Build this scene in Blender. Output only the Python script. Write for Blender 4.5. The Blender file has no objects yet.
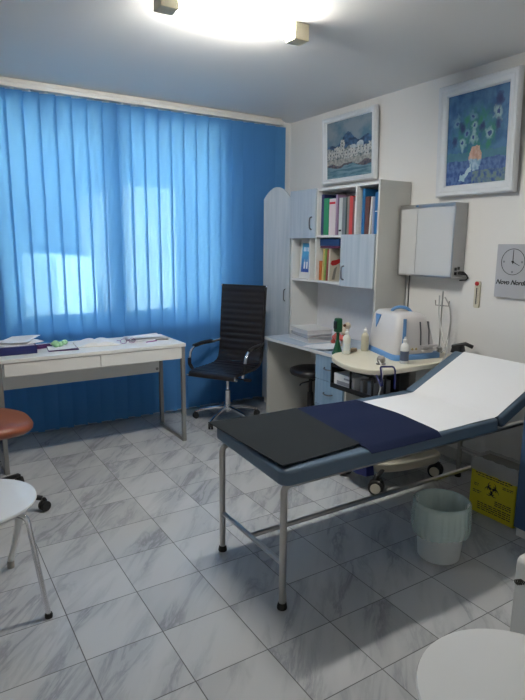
import bpy, bmesh, math, random
from mathutils import Vector, Matrix
random.seed(7)
PI = math.pi
C = bpy.context.scene.collection
sc = bpy.context.scene

# ------------------------------------------------------------------ helpers
class MB:
    def __init__(s):
        s.b = bmesh.new(); s.M = Matrix(); s.mi = 0
    def v(s, co): return s.b.verts.new(s.M @ Vector(co))
    def f(s, vs):
        try:
            fa = s.b.faces.new(vs); fa.material_index = s.mi; return fa
        except ValueError: return None
    def box(s, x0, x1, y0, y1, z0, z1):
        p = [s.v(c) for c in ((x0,y0,z0),(x1,y0,z0),(x1,y1,z0),(x0,y1,z0),(x0,y0,z1),(x1,y0,z1),(x1,y1,z1),(x0,y1,z1))]
        for q in ((3,2,1,0),(4,5,6,7),(0,1,5,4),(1,2,6,5),(2,3,7,6),(3,0,4,7)): s.f([p[i] for i in q])
        return s
    def prism(s, poly, z0, z1, ax='z', top=1.0):
        # poly of 2D points extruded along axis; top = scale of the far end about the centroid
        cx = sum(p[0] for p in poly)/len(poly); cy = sum(p[1] for p in poly)/len(poly)
        def m(a, b, z):
            return {'z': (a, b, z), 'x': (z, a, b), 'y': (a, z, b)}[ax]
        A = [s.v(m(p[0], p[1], z0)) for p in poly]
        B = [s.v(m(cx+(p[0]-cx)*top, cy+(p[1]-cy)*top, z1)) for p in poly]
        s.f(A[::-1]); s.f(B)
        n = len(poly)
        for i in range(n): s.f([A[i], A[(i+1) % n], B[(i+1) % n], B[i]])
        return s
    def loft(s, rings, cap=True, closed=True):
        R = [[s.v(c) for c in r] for r in rings]
        n = len(R[0])
        for a, b in zip(R, R[1:]):
            for i in range(n if closed else n-1): s.f([a[i], a[(i+1) % n], b[(i+1) % n], b[i]])
        if cap and closed: s.f(R[0][::-1]); s.f(R[-1])
        return s
    def lathe(s, prof, o=(0,0,0), n=24, cap=True):
        rings = [[(o[0]+r*math.cos(2*PI*i/n), o[1]+r*math.sin(2*PI*i/n), o[2]+z) for i in range(n)] for r, z in prof]
        return s.loft(rings, cap)
    def tube(s, pts, r, n=10, smooth=0):
        pts = [Vector(p) for p in pts]
        n0 = len(pts)
        if smooth: pts = fillet(pts, smooth)
        rs = r if isinstance(r, (list, tuple)) else [r]*len(pts)
        if len(rs) != len(pts):
            rs = [rs[min(int(i/(len(pts)-1)*(n0-1)), n0-2)]*(1-(i/(len(pts)-1)*(n0-1)) % 1) + rs[min(int(i/(len(pts)-1)*(n0-1))+1, n0-1)]*((i/(len(pts)-1)*(n0-1)) % 1) for i in range(len(pts))]
        rings = []; up = None
        for i, p in enumerate(pts):
            d = ((pts[min(i+1, len(pts)-1)]-p).normalized() + (p-pts[max(i-1, 0)]).normalized())
            if d.length < 1e-6: d = Vector((0,0,1))
            d.normalize()
            if up is None:
                up = Vector((0,0,1)) if abs(d.z) < .9 else Vector((1,0,0))
            a = d.cross(up).normalized(); b = a.cross(d).normalized(); up = b
            rings.append([p + a*rs[i]*math.cos(2*PI*k/n) + b*rs[i]*math.sin(2*PI*k/n) for k in range(n)])
        return s.loft(rings)
    def sqtube(s, pts, w, h):
        for a, b in zip(pts, pts[1:]):
            a = Vector(a); b = Vector(b); d = (b-a).normalized()
            up = Vector((0,0,1)) if abs(d.z) < .9 else Vector((1,0,0))
            p = d.cross(up).normalized(); q = p.cross(d).normalized()
            a2 = a - d*h/2; b2 = b + d*h/2
            s.loft([[c + p*w/2*i + q*h/2*j for i, j in ((-1,-1),(1,-1),(1,1),(-1,1))] for c in (a2, b2)])
        return s
    def ball(s, c, r, n=12, sz=1):
        prof = [(max(r*math.sin(PI*i/n), 1e-4), -r*sz*math.cos(PI*i/n)) for i in range(n+1)]
        return s.lathe(prof, c, 2*n)
    def obj(s, name, mat, parent=None, bevel=0, seg=2, sub=0, angle=35):
        bmesh.ops.recalc_face_normals(s.b, faces=s.b.faces)
        me = bpy.data.meshes.new(name); s.b.to_mesh(me); s.b.free()
        for m in (mat if isinstance(mat, (list, tuple)) else [mat]): me.materials.append(m)
        me.shade_smooth()
        me.set_sharp_from_angle(angle=math.radians(angle))
        o = bpy.data.objects.new(name, me); C.objects.link(o)
        if bevel:
            m = o.modifiers.new('bevel', 'BEVEL'); m.width = bevel; m.segments = seg; m.limit_method = 'ANGLE'; m.angle_limit = math.radians(40)
            m.harden_normals = True
        if sub:
            m = o.modifiers.new('sub', 'SUBSURF'); m.levels = sub; m.render_levels = sub
        if parent is not None: attach(o, parent)
        return o

WM = {}
def attach(o, parent):
    "keep world-space geometry while parented"
    o.parent = parent
    o.matrix_parent_inverse = WM.get(parent.name, Matrix()).inverted()
    WM[o.name] = Matrix()
    return o
def fillet(pts, r, n=5):
    out = [pts[0]]
    for a, p, b in zip(pts, pts[1:], pts[2:]):
        u = (a-p); v = (b-p); ru = min(r, u.length*.49, v.length*.49)
        s0 = p + u.normalized()*ru; s1 = p + v.normalized()*ru
        for k in range(n+1):
            t = k/n; out.append(s0*(1-t)**2 + p*2*t*(1-t) + s1*t*t)
    out.append(pts[-1]); return out
def rrect(x0, x1, y0, y1, r, n=5):
    out = []
    for cx, cy, a in ((x1-r, y1-r, 0), (x0+r, y1-r, 90), (x0+r, y0+r, 180), (x1-r, y0+r, 270)):
        for k in range(n+1):
            t = math.radians(a+90*k/n); out.append((cx+r*math.cos(t), cy+r*math.sin(t)))
    return out
def tag(o, label=None, cat=None, group=None, kind=None):
    if label: o['label'] = label
    if cat: o['category'] = cat
    if group: o['group'] = group
    if kind: o['kind'] = kind
    return o
def thing(name, label, cat, loc=(0,0,0), rz=0, group=None, local=False):
    o = bpy.data.objects.new(name, None); C.objects.link(o); o.empty_display_size = .1
    o.location = loc; o.rotation_euler = (0, 0, rz)
    if not local: WM[o.name] = Matrix.Translation(loc) @ Matrix.Rotation(rz, 4, 'Z')
    return tag(o, label, cat, group)
def copy_tree(o, parent=None):
    c = o.copy(); C.objects.link(c)
    if parent:
        c.parent = parent; c.matrix_parent_inverse = o.matrix_parent_inverse.copy()
    for ch in list(o.children): copy_tree(ch, c)
    return c

# ------------------------------------------------------------------ materials
def mat(name, col, rough=.5, metal=0, spec=.5, bump=0, bscale=200, var=0, vscale=8, coat=0, emit=None, estr=0, trans=0):
    m = bpy.data.materials.new(name); m.use_nodes = True; nt = m.node_tree; n = nt.nodes; b = n['Principled BSDF']
    b.inputs['Base Color'].default_value = (*col, 1); b.inputs['Roughness'].default_value = rough; b.inputs['Metallic'].default_value = metal
    b.inputs['Specular IOR Level'].default_value = spec; b.inputs['Coat Weight'].default_value = coat
    b.inputs['Transmission Weight'].default_value = trans
    if emit: b.inputs['Emission Color'].default_value = (*emit, 1); b.inputs['Emission Strength'].default_value = estr
    tc = n.new('ShaderNodeTexCoord')
    if var:
        t = n.new('ShaderNodeTexNoise'); t.inputs['Scale'].default_value = vscale; t.inputs['Detail'].default_value = 6
        nt.links.new(tc.outputs['Object'], t.inputs['Vector'])
        mx = n.new('ShaderNodeMix'); mx.data_type = 'RGBA'; mx.blend_type = 'MULTIPLY'
        mx.inputs[0].default_value = 1
        mr = n.new('ShaderNodeMapRange'); mr.inputs[3].default_value = 1-var; mr.inputs[4].default_value = 1+var
        nt.links.new(t.outputs[0], mr.inputs[0])
        cc = n.new('ShaderNodeCombineColor')
        for k in range(3): nt.links.new(mr.outputs[0], cc.inputs[k])
        mx.inputs[6].default_value = (*col, 1); nt.links.new(cc.outputs[0], mx.inputs[7])
        nt.links.new(mx.outputs[2], b.inputs['Base Color'])
    if bump:
        t = n.new('ShaderNodeTexNoise'); t.inputs['Scale'].default_value = bscale
        nt.links.new(tc.outputs['Object'], t.inputs['Vector'])
        bp = n.new('ShaderNodeBump'); bp.inputs['Strength'].default_value = bump; bp.inputs['Distance'].default_value = .002
        nt.links.new(t.outputs[0], bp.inputs['Height']); nt.links.new(bp.outputs[0], b.inputs['Normal'])
    return m

def wood_mat(name, c1, c2, rough=.45, axis='z'):
    m = bpy.data.materials.new(name); m.use_nodes = True; nt = m.node_tree; n = nt.nodes; L = nt.links; b = n['Principled BSDF']
    tc = n.new('ShaderNodeTexCoord'); mp = n.new('ShaderNodeMapping')
    mp.inputs['Scale'].default_value = {'z': (30, 30, 1.6), 'y': (30, 2, 30)}[axis]
    t = n.new('ShaderNodeTexNoise'); t.inputs['Scale'].default_value = 1; t.inputs['Detail'].default_value = 8; t.inputs['Roughness'].default_value = .6
    r = n.new('ShaderNodeValToRGB'); r.color_ramp.elements[0].position = .3; r.color_ramp.elements[1].position = .7
    r.color_ramp.elements[0].color = (*c1, 1); r.color_ramp.elements[1].color = (*c2, 1)
    L.new(tc.outputs['Object'], mp.inputs[0]); L.new(mp.outputs[0], t.inputs['Vector']); L.new(t.outputs[0], r.inputs[0]); L.new(r.outputs[0], b.inputs['Base Color'])
    b.inputs['Roughness'].default_value = rough
    return m

def floor_mat():
    m = bpy.data.materials.new('marble_tile'); m.use_nodes = True; nt = m.node_tree; n = nt.nodes; L = nt.links; b = n['Principled BSDF']
    tc = n.new('ShaderNodeTexCoord')
    def vm(op, a, bb=None):
        x = n.new('ShaderNodeVectorMath'); x.operation = op
        L.new(a, x.inputs[0])
        if bb is not None:
            if isinstance(bb, tuple): x.inputs[1].default_value = bb
            else: L.new(bb, x.inputs[1])
        return x.outputs[0]
    def ma(op, a, bb=None, c=None):
        x = n.new('ShaderNodeMath'); x.operation = op
        for i, q in enumerate((a, bb, c)):
            if q is None: continue
            if isinstance(q, (int, float)): x.inputs[i].default_value = q
            else: L.new(q, x.inputs[i])
        return x.outputs[0]
    p = vm('SUBTRACT', tc.outputs['Object'], (.417-3, 2.46-9, 0))
    p = vm('DIVIDE', p, (.3, .3, 1))
    cell = vm('FLOOR', p); fr = vm('FRACTION', p)
    sp = n.new('ShaderNodeSeparateXYZ'); L.new(fr, sp.inputs[0])
    ex = ma('ABSOLUTE', ma('SUBTRACT', sp.outputs[0], .5)); ey = ma('ABSOLUTE', ma('SUBTRACT', sp.outputs[1], .5))
    e = ma('MAXIMUM', ex, ey)
    grout = n.new('ShaderNodeMapRange'); L.new(e, grout.inputs[0]); grout.inputs[1].default_value = .491; grout.inputs[2].default_value = .496
    wn = n.new('ShaderNodeTexWhiteNoise'); wn.noise_dimensions = '2D'; L.new(cell, wn.inputs[0])
    off = vm('MULTIPLY', wn.outputs[1], (20, 20, 20))
    q = vm('ADD', tc.outputs['Object'], off)
    mp = n.new('ShaderNodeMapping'); mp.inputs['Rotation'].default_value = (0, 0, math.radians(-48)); L.new(q, mp.inputs[0])
    mp2 = n.new('ShaderNodeMapping'); mp2.inputs['Scale'].default_value = (2.2, 9, 1); L.new(mp.outputs[0], mp2.inputs[0])
    nz = n.new('ShaderNodeTexNoise'); nz.inputs['Scale'].default_value = 1; nz.inputs['Detail'].default_value = 8; nz.inputs['Roughness'].default_value = .62; nz.inputs['Distortion'].default_value = .6
    L.new(mp2.outputs[0], nz.inputs['Vector'])
    vein = ma('ABSOLUTE', ma('SUBTRACT', nz.outputs[0], .5))
    vr = n.new('ShaderNodeMapRange'); L.new(vein, vr.inputs[0]); vr.inputs[1].default_value = 0; vr.inputs[2].default_value = .06; vr.inputs[3].default_value = 1; vr.inputs[4].default_value = 0
    nb = n.new('ShaderNodeTexNoise'); nb.inputs['Scale'].default_value = .55; nb.inputs['Detail'].default_value = 3; L.new(mp2.outputs[0], nb.inputs['Vector'])
    nbr = n.new('ShaderNodeMapRange'); L.new(nb.outputs[0], nbr.inputs[0]); nbr.inputs[1].default_value = .42; nbr.inputs[2].default_value = .62
    vv = ma('MULTIPLY', vr.outputs[0], nbr.outputs[0])
    cl = n.new('ShaderNodeMix'); cl.data_type = 'RGBA'; cl.inputs[6].default_value = (.51, .52, .525, 1); cl.inputs[7].default_value = (.42, .43, .445, 1)
    L.new(nbr.outputs[0], cl.inputs[0])
    c2 = n.new('ShaderNodeMix'); c2.data_type = 'RGBA'; L.new(ma('MULTIPLY', vv, .5), c2.inputs[0]); L.new(cl.outputs[2], c2.inputs[6]); c2.inputs[7].default_value = (.15, .16, .18, 1)
    tint = n.new('ShaderNodeMapRange'); L.new(wn.outputs[0], tint.inputs[0]); tint.inputs[3].default_value = .92; tint.inputs[4].default_value = 1.06
    c3 = n.new('ShaderNodeVectorMath'); c3.operation = 'SCALE'; L.new(c2.outputs[2], c3.inputs[0]); L.new(tint.outputs[0], c3.inputs[3])
    c4 = n.new('ShaderNodeMix'); c4.data_type = 'RGBA'; L.new(grout.outputs[0], c4.inputs[0]); L.new(c3.outputs[0], c4.inputs[6]); c4.inputs[7].default_value = (.11, .11, .11, 1)
    L.new(c4.outputs[2], b.inputs['Base Color'])
    rr = n.new('ShaderNodeMapRange'); L.new(grout.outputs[0], rr.inputs[0]); rr.inputs[3].default_value = .27; rr.inputs[4].default_value = .8
    L.new(rr.outputs[0], b.inputs['Roughness'])
    bp = n.new('ShaderNodeBump'); bp.invert = True; bp.inputs['Strength'].default_value = .5; bp.inputs['Distance'].default_value = .002
    L.new(grout.outputs[0], bp.inputs['Height']); L.new(bp.outputs[0], b.inputs['Normal'])
    return m

def slat_mat():
    m = bpy.data.materials.new('blue_blind_fabric'); m.use_nodes = True; nt = m.node_tree; n = nt.nodes; L = nt.links
    out = n['Material Output']; n.remove(n['Principled BSDF'])
    d = n.new('ShaderNodeBsdfDiffuse'); d.inputs[0].default_value = (.11, .31, .64, 1)
    t = n.new('ShaderNodeBsdfTranslucent'); t.inputs[0].default_value = (.16, .44, .74, 1)
    a = n.new('ShaderNodeMixShader'); a.inputs[0].default_value = .52; L.new(d.outputs[0], a.inputs[1]); L.new(t.outputs[0], a.inputs[2])
    tr = n.new('ShaderNodeBsdfTransparent'); tr.inputs[0].default_value = (.45, .8, 1, 1)
    x = n.new('ShaderNodeMixShader'); x.inputs[0].default_value = .02; L.new(a.outputs[0], x.inputs[1]); L.new(tr.outputs[0], x.inputs[2])
    L.new(x.outputs[0], out.inputs[0])
    return m

def sheer_mat(name, col, alpha, rough=.25):
    m = bpy.data.materials.new(name); m.use_nodes = True; nt = m.node_tree; n = nt.nodes; L = nt.links
    out = n['Material Output']; b = n['Principled BSDF']; b.inputs['Base Color'].default_value = (*col, 1); b.inputs['Roughness'].default_value = rough
    tr = n.new('ShaderNodeBsdfTransparent'); tl = n.new('ShaderNodeBsdfTranslucent'); tl.inputs[0].default_value = (*col, 1)
    y = n.new('ShaderNodeMixShader'); y.inputs[0].default_value = .4; L.new(b.outputs[0], y.inputs[1]); L.new(tl.outputs[0], y.inputs[2])
    x = n.new('ShaderNodeMixShader'); x.inputs[0].default_value = alpha; L.new(tr.outputs[0], x.inputs[1]); L.new(y.outputs[0], x.inputs[2])
    L.new(x.outputs[0], out.inputs[0])
    return m

def paint_mat(name):
    m = bpy.data.materials.new(name); m.use_nodes = True; nt = m.node_tree; n = nt.nodes
    a = n.new('ShaderNodeVertexColor'); a.layer_name = 'paint'
    b = n['Principled BSDF']; b.inputs['Roughness'].default_value = .5
    nt.links.new(a.outputs[0], b.inputs['Base Color'])
    return m

M = dict(
    wall=mat('white_wall_paint', (.82, .81, .79), .75, bump=.15, bscale=120, var=.02, vscale=3),
    ceil=mat('ceiling_paint', (.82, .81, .79), .8, bump=.1, bscale=90),
    floor=floor_mat(), slat=slat_mat(),
    rail=mat('ivory_rail', (.66, .655, .63), .4),
    white=mat('white_laminate', (.74, .74, .72), .35, var=.02),
    whitegloss=mat('gloss_white_plastic', (.74, .75, .75), .22, coat=.3),
    paper=mat('white_paper', (.80, .81, .83), .8, bump=.2, bscale=40),
    bluewood=wood_mat('pale_blue_wood_laminate', (.37, .44, .51), (.52, .57, .62)),
    bluedrawer=wood_mat('blue_wood_laminate', (.20, .33, .47), (.30, .43, .56)),
    bluetop=wood_mat('blue_grey_worktop', (.36, .45, .55), (.50, .57, .65), axis='y'),
    greylam=mat('light_grey_laminate', (.58, .58, .55), .45, var=.02),
    chrome=mat('chrome', (.80, .80, .82), .16, 1),
    steel=mat('brushed_steel', (.50, .49, .48), .36, 1),
    handle=mat('dark_chrome', (.22, .22, .24), .3, .9),
    greymetal=mat('grey_painted_metal', (.30, .30, .29), .4, .5),
    black=mat('black_plastic', (.012, .012, .014), .4),
    leather=mat('black_leather', (.014, .013, .016), .34, bump=.25, bscale=350),
    rubber=mat('black_rubber', (.015, .015, .015), .7),
    tan=mat('tan_leather', (.25, .072, .034), .32, bump=.2, bscale=300, var=.08, vscale=6),
    vinyl=mat('slate_blue_vinyl', (.085, .135, .20), .42, bump=.15, bscale=300),
    mat_=mat('charcoal_mat', (.014, .018, .021), .85, spec=.2, bump=.3, bscale=250),
    navy=mat('navy_sheet', (.008, .014, .045), .9, spec=.15, bump=.4, bscale=200),
    darkblue=mat('dark_blue_plastic', (.012, .018, .11), .3),
    cream=mat('cream_plastic', (.66, .62, .50), .38),
    creamw=mat('warm_white_casing', (.62, .60, .60), .3),
    blueplastic=mat('medical_blue_plastic', (.12, .28, .56), .35),
    bluepanel=mat('blue_cabinet_laminate', (.055, .11, .22), .5, var=.04),
    green=mat('dark_green_plastic', (.010, .085, .035), .3),
    yellow=mat('yellow_cardboard', (.70, .60, .02), .55, var=.04),
    ink=mat('black_ink', (.015, .015, .012), .6),
    silver=mat('silver_panel', (.46, .465, .47), .35, .35),
    lbscreen=mat('lightbox_screen', (.60, .61, .61), .25, coat=.4),
    frame=mat('white_picture_frame', (.74, .77, .80), .45, bump=.3, bscale=60, var=.04, vscale=20),
    clock=mat('pale_grey_board', (.46, .47, .50), .4),
    red=mat('red', (.55, .03, .03), .4),
    pinkred=mat('rose_red', (.60, .12, .10), .5),
    binw=mat('white_bin_plastic', (.78, .83, .83), .35),
    liner=sheer_mat('pale_green_liner', (.66, .84, .77), .34),
    clearbag=sheer_mat('clear_plastic_liner', (.72, .72, .70), .7),
    tileedge=mat('skirting_tile', (.58, .58, .57), .3, var=.05, vscale=20),
    mint=mat('mint_green', (.33, .60, .36), .7, bump=.5, bscale=60),
    purple=mat('dark_purple', (.07, .015, .11), .4),
    magenta=mat('magenta_purple', (.28, .06, .30), .35),
    paint=paint_mat('painted_canvas'),
    upvc=mat('window_frame_white', (.8, .8, .8), .4),
)
def simple(name, col, rough=.55): 
    if name not in M: M[name] = mat(name, col, rough, var=.05, vscale=25)
    return M[name]

# ------------------------------------------------------------------ setting
H = 2.637; XR = 3.2; YB = 4.62; XL = -1.0; YF = -0.9
def struct(name, mb, m, **k):
    return tag(mb.obj(name, m, **k), kind='structure')
struct('floor', MB().box(XL-.1, XR+.1, YF-.1, YB+.38, -.1, 0), M['floor'])
struct('ceiling', MB().box(XL-.1, XR+.1, YF-.1, YB+.38, H, H+.1), M['ceil'])
struct('wall_right', MB().box(XR, XR+.1, YF-.1, YB+.38, 0, H), M['wall'])
struct('wall_left', MB().box(XL-.1, XL, YF-.1, YB+.38, 0, H), M['wall'])
struct('wall_front', MB().box(XL, XR, YF-.1, YF, 0, H), M['wall'])
WX0, WX1, WZ0, WZ1 = .62, 2.52, .84, 2.46
w = MB()
w.box(XL, WX0, YB, YB+.38, 0, H); w.box(WX1, XR, YB, YB+.38, 0, H)
w.box(WX0, WX1, YB, YB+.38, 0, WZ0); w.box(WX0, WX1, YB, YB+.38, WZ1, H)
struct('wall_back', w, M['wall'])
fr = MB(); yw0, yw1 = YB+.27, YB+.33
fr.box(WX0, WX1, yw0, yw1, WZ0, WZ0+.06); fr.box(WX0, WX1, yw0, yw1, WZ1-.06, WZ1)
for x in (WX0, WX1-.06): fr.box(x, x+.06, yw0, yw1, WZ0+.06, WZ1-.06)
xm = (WX0+WX1)/2 
fr.box(xm-.06, xm+.06, yw0, yw1, WZ0+.06, WZ1-.06)
win = struct('window_1', fr, M['upvc'], bevel=.004)
glass = bpy.data.materials.new('window_glass'); glass.use_nodes = True
nt = glass.node_tree; nt.nodes.remove(nt.nodes['Principled BSDF'])
g1 = nt.nodes.new('ShaderNodeBsdfTransparent'); g2 = nt.nodes.new('ShaderNodeBsdfGlossy'); g2.inputs['Roughness'].default_value = .02
fz = nt.nodes.new('ShaderNodeFresnel'); mx = nt.nodes.new('ShaderNodeMixShader')
nt.links.new(fz.outputs[0], mx.inputs[0]); nt.links.new(g1.outputs[0], mx.inputs[1]); nt.links.new(g2.outputs[0], mx.inputs[2]); nt.links.new(mx.outputs[0], nt.nodes['Material Output'].inputs[0])
for x0, x1 in ((WX0+.06, xm-.06), (xm+.06, WX1-.06)):
    MB().box(x0, x1, YB+.297, YB+.303, WZ0+.06, WZ1-.06).obj('window_pane', glass, win)
struct('trim_1', MB().box(WX0-.03, WX1+.03, YB-.03, YB+.27, WZ0-.03, WZ0), M['upvc'], bevel=.004)   # inner sill
struct('baseboard_right', MB().box(XR-.012, XR, YF, YB, 0, .08), M['tileedge'], bevel=.003)
struct('baseboard_back', MB().box(XL, XR-.012, YB-.012, YB, 0, .08), M['tileedge'], bevel=.003)
# blocks added outside, shaped and toned to make the blind's bright patches
fo = thing('added_glow_blocks', 'added pale blocks outside, making faint glow patches in the blue blind', 'glow helper', (3.8, 14, -3))
MB().box(2.55, 3.35, 12, 16, -3, 1.2).obj('low_glow_block', mat('bright_glow_white', (.82, .80, .74), .8), fo)
MB().box(4.1, 5.2, 12, 16, -3, 2.7).obj('tall_glow_block', mat('dimmer_glow_beige', (.50, .45, .40), .8), fo)  # darker colour chosen so this block's glow patch comes out dimmer
MB().box(3.35, 4.1, 12.8, 15.2, -3, .7).obj('link_glow_block', mat('low_glow_brown', (.22, .16, .12), .8), fo)

# ------------------------------------------------------------------ vertical blind
bl = thing('vertical_blind', 'blue fabric vertical blind covering the whole back window wall', 'blind', (1.3, 4.5, 2.6))
rail = MB().box(-.45, 3.02, 4.47, 4.53, 2.575, 2.612)
rail.box(-.45, 3.02, 4.462, 4.47, 2.60, 2.612)
rail.box(-.45, 3.02, 4.50, 4.53, 2.612, H)
rail.obj('headrail', M['rail'], bl, bevel=.002)
x = -.40; k = 0
while x < 2.99:
    s = MB(); a = math.radians(-19 + random.uniform(-5, 5)); wd = .127; z0, z1 = .035, 2.562
    sway = random.uniform(-.006, .006)
    rings = []
    for j in range(9):
        t = j/8; z = z0+(z1-z0)*t
        row = []
        for i in range(7):
            u = (i/6-.5)*wd; cv = -.007*math.cos(PI*i/6-PI/2)
            aa = a + math.radians(3)*(1-t)*math.sin(k*1.7)
            row.append((x + u*math.cos(aa) - cv*math.sin(aa), 4.5 + u*math.sin(aa)+cv + sway*(1-t), z))
        rings.append(row)
    s.loft(rings, cap=False, closed=False)
    so = s.obj('slat', M['slat'], bl, angle=80)
    cl = MB(); cl.box(x-.006, x+.006, 4.497, 4.503, 2.54, 2.578); cl.obj('slat_clip', M['rail'], so)
    x += .113; k += 1
ch = MB(); 
for yy in (4.485, 4.515): ch.tube([(-.4, yy, .045), (1.3, yy, .04), (2.98, yy, .045)], .0015, 6)
ch.obj('bottom_chain', M['rail'], bl)

# ------------------------------------------------------------------ white desk by the window
dk = thing('writing_desk', 'white two-drawer desk with grey metal frame in front of blue blind', 'desk', (1.08, 4.05, 0))
MB().box(.405, 1.71, 3.80, 4.31, .745, .77).obj('desk_top', M['white'], dk, bevel=.003)
MB().box(.44, 1.68, 3.83, 4.28, .735, .745).obj('under_panel', M['white'], dk)
for x0, x1 in ((.452, 1.066), (1.07, 1.678)):
    MB().box(x0, x1, 3.806, 3.822, .655, .742).obj('drawer', M['white'], dk, bevel=.002)
    MB().box(x0+.02, x1-.02, 3.822, 4.2, .665, .73).obj('drawer_box', M['white'], dk)
bp = MB().box(.45, 1.69, 4.262, 4.278,   .46, .735); bp.obj('back_panel', M['white'], dk, bevel=.001)
cp = MB(); cp.M = Matrix.Translation((1.655, 4.262, .49)) @ Matrix.Rotation(PI/2, 4, 'X'); cp.lathe([(.012, -.001), (.012, .004), (.007, .005)], n=16); cp.obj('cable_grommet', M['greymetal'], dk)
for xx in (.425, 1.69):
    MB().sqtube([(xx, 3.82, .015), (xx, 3.82, .735)], .032, .028).sqtube([(xx, 3.82, .0151), (xx, 4.27, .0151)], .032, .028).sqtube([(xx, 4.27, .015), (xx, 4.27, .735)], .032, .028).obj('leg_frame', M['greymetal'], dk, bevel=.002)

def sheet(mb, cx, cy, z, w, h, a, wave=.0, seed=0):
    rnd = random.Random(seed); n = 6
    ca, sa = math.cos(a), math.sin(a); ph = rnd.uniform(0, 6)
    g = []; g2 = []
    for i in range(n+1):
        r1 = []; r2 = []
        for j in range(n+1):
            u = (i/n-.5)*w; v = (j/n-.5)*h
            zz = z + wave*(.5+.5*math.sin(ph+3*u/w+2*v/h*(1+seed % 2)))
            p = (cx+u*ca-v*sa, cy+u*sa+v*ca, zz)
            r1.append(mb.v(p)); r2.append(mb.v((p[0], p[1], zz+.0012)))
        g.append(r1); g2.append(r2)
    for i in range(n):
        for j in range(n):
            mb.f([g2[i][j], g2[i+1][j], g2[i+1][j+1], g2[i][j+1]]); mb.f([g[i][j], g[i][j+1], g[i+1][j+1], g[i+1][j]])
    for i in range(n):
        for a_, b_ in (((i, 0), (i+1, 0)), ((i+1, n), (i, n)), ((0, i+1), (0, i)), ((n, i), (n, i+1))):
            mb.f([g[a_[0]][a_[1]], g[b_[0]][b_[1]], g2[b_[0]][b_[1]], g2[a_[0]][a_[1]]])
    return mb

# paper tray
ty = thing('letter_tray', 'dark blue plastic letter tray at the left end of white desk', 'tray', (.56, 4.08, .771))
t = MB(); X0, X1, Y0, Y1, Z = .42, .68, 3.93, 4.24, .771
t.box(X0, X1, Y0, Y1, Z, Z+.004); t.box(X0, X1, Y0, Y0+.004, Z, Z+.055); t.box(X0, X1, Y1-.004, Y1, Z, Z+.055); t.box(X0, X0+.004, Y0, Y1, Z, Z+.055); t.box(X1-.004, X1, Y0, Y1, Z, Z+.055)
t.obj('tray_shell', M['darkblue'], ty, bevel=.0015)
p1 = MB()
p1.prism(rrect(.43, .67, 3.94, 4.22, .002, 1), .776, .825)
tag(p1.obj('document_pile', simple('lilac_paper', (.45, .42, .52))), 'pile of lilac-grey documents inside dark blue tray', 'documents')
p2 = MB(); sheet(p2, .575, 4.09, .826, .27, .24, .35, .01, 1); sheet(p2, .60, 4.12, .84, .2, .27, -.5, .012, 2)
tag(p2.obj('loose_sheets', M['paper']), 'crumpled white sheets on top of the tray of documents', 'papers')
pb = MB(); pb.M = Matrix.Translation((.755, 4.11, .7715)) @ Matrix.Rotation(.3, 4, 'Z')
pb.prism(rrect(-.06, .06, -.018, .018, .008), 0, .016).prism(rrect(-.055, .05, -.014, .014, .007), .016, .026, top=.9)
tag(pb.obj('stapler', M['purple'], bevel=.002), 'dark purple stapler just right of the blue letter tray', 'stapler')
nb = thing('notebook', 'dark-covered open notebook beneath green cloth on white desk', 'notebook', (.86, 4.02, .771))
n1 = MB(); n1.M = Matrix.Translation((.86, 4.0, .771)) @ Matrix.Rotation(-.1, 4, 'Z'); n1.box(-.1, .1, -.07, .07, 0, .006); n1.obj('cover', M['purple'], nb, bevel=.001)
n1 = MB(); sheet(n1, .855, 4.0, .778, .185, .125, -.1, .008, 3); n1.obj('page', M['paper'], nb)
gr = MB()
for i in range(9): gr.ball((.84+.05*math.cos(i*2.4)*(.4+.07*i), 4.035+.028*math.sin(i*2.4)*(.4+.07*i), .806+.006*math.sin(i*1.7)), .019+.003*math.sin(i), 8, .85)
tag(gr.obj('crumpled_cloth', M['mint']), 'crumpled mint green cloth lying on the dark notebook', 'cloth')
mg = thing('open_magazine', 'open white register in the middle of desk, left of eyeglasses', 'magazine', (1.09, 4.08, .771))
m1 = MB()
for sx in (-1, 1):
    rows = []
    for i in range(9):
        u = i/8*.155*sx; zt = .03*math.sin(PI*min(1, i/8+.12))*(1-i/10)+.006
        rows.append([(1.05+u, 3.99, .7715), (1.05+u, 4.20, .7715), (1.05+u, 4.20, .772+zt), (1.05+u, 3.99, .772+zt)])
    m1.M = Matrix.Translation((1.125, 4.09, 0)) @ Matrix.Rotation(-.12, 4, 'Z') @ Matrix.Translation((-1.05, -4.09, 0))
    m1.loft(rows)
m1.obj('page_block', M['paper'], mg)
m1 = MB(); m1.M = Matrix.Translation((1.125, 4.09, 0)) @ Matrix.Rotation(-.12, 4, 'Z'); m1.box(-.158, .158, -.106, .106, .7705, .7713); m1.obj('cover', simple('beige_cover', (.55, .50, .36)), mg)
gl = thing('eyeglasses', 'purple-framed eyeglasses lying on white desk', 'glasses', (1.28, 4.01, .771))
g = MB()
for cx in (-.032, .032):
    g.tube([(1.33+cx+.024*math.cos(2*PI*i/16), 4.0, .79+.018*math.sin(2*PI*i/16)) for i in range(17)], .0018, 6)
g.tube([(1.322, 4.0, .794), (1.33, 3.998, .797), (1.338, 4.0, .794)], .0018, 6)
g.obj('rims', M['magenta'], gl)
for sx in (-1, 1):
    g = MB(); g.tube([(1.33+sx*.056, 4.0, .795), (1.33+sx*.058, 4.05, .79), (1.33+sx*.052, 4.11, .776)], .002, 6); g.obj('temple', M['magenta'], gl)
pp = MB()
for i in range(8): sheet(pp, 1.52, 4.12, .7712+.0016*i, .29, .20, .03*math.sin(i*2), 0, i)
sheet(pp, 1.50, 4.13, .785, .27, .19, -.06, .012, 5)
tag(pp.obj('paper_stack', M['paper']), 'thin stack of white papers at the right end of desk', 'papers')
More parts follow.
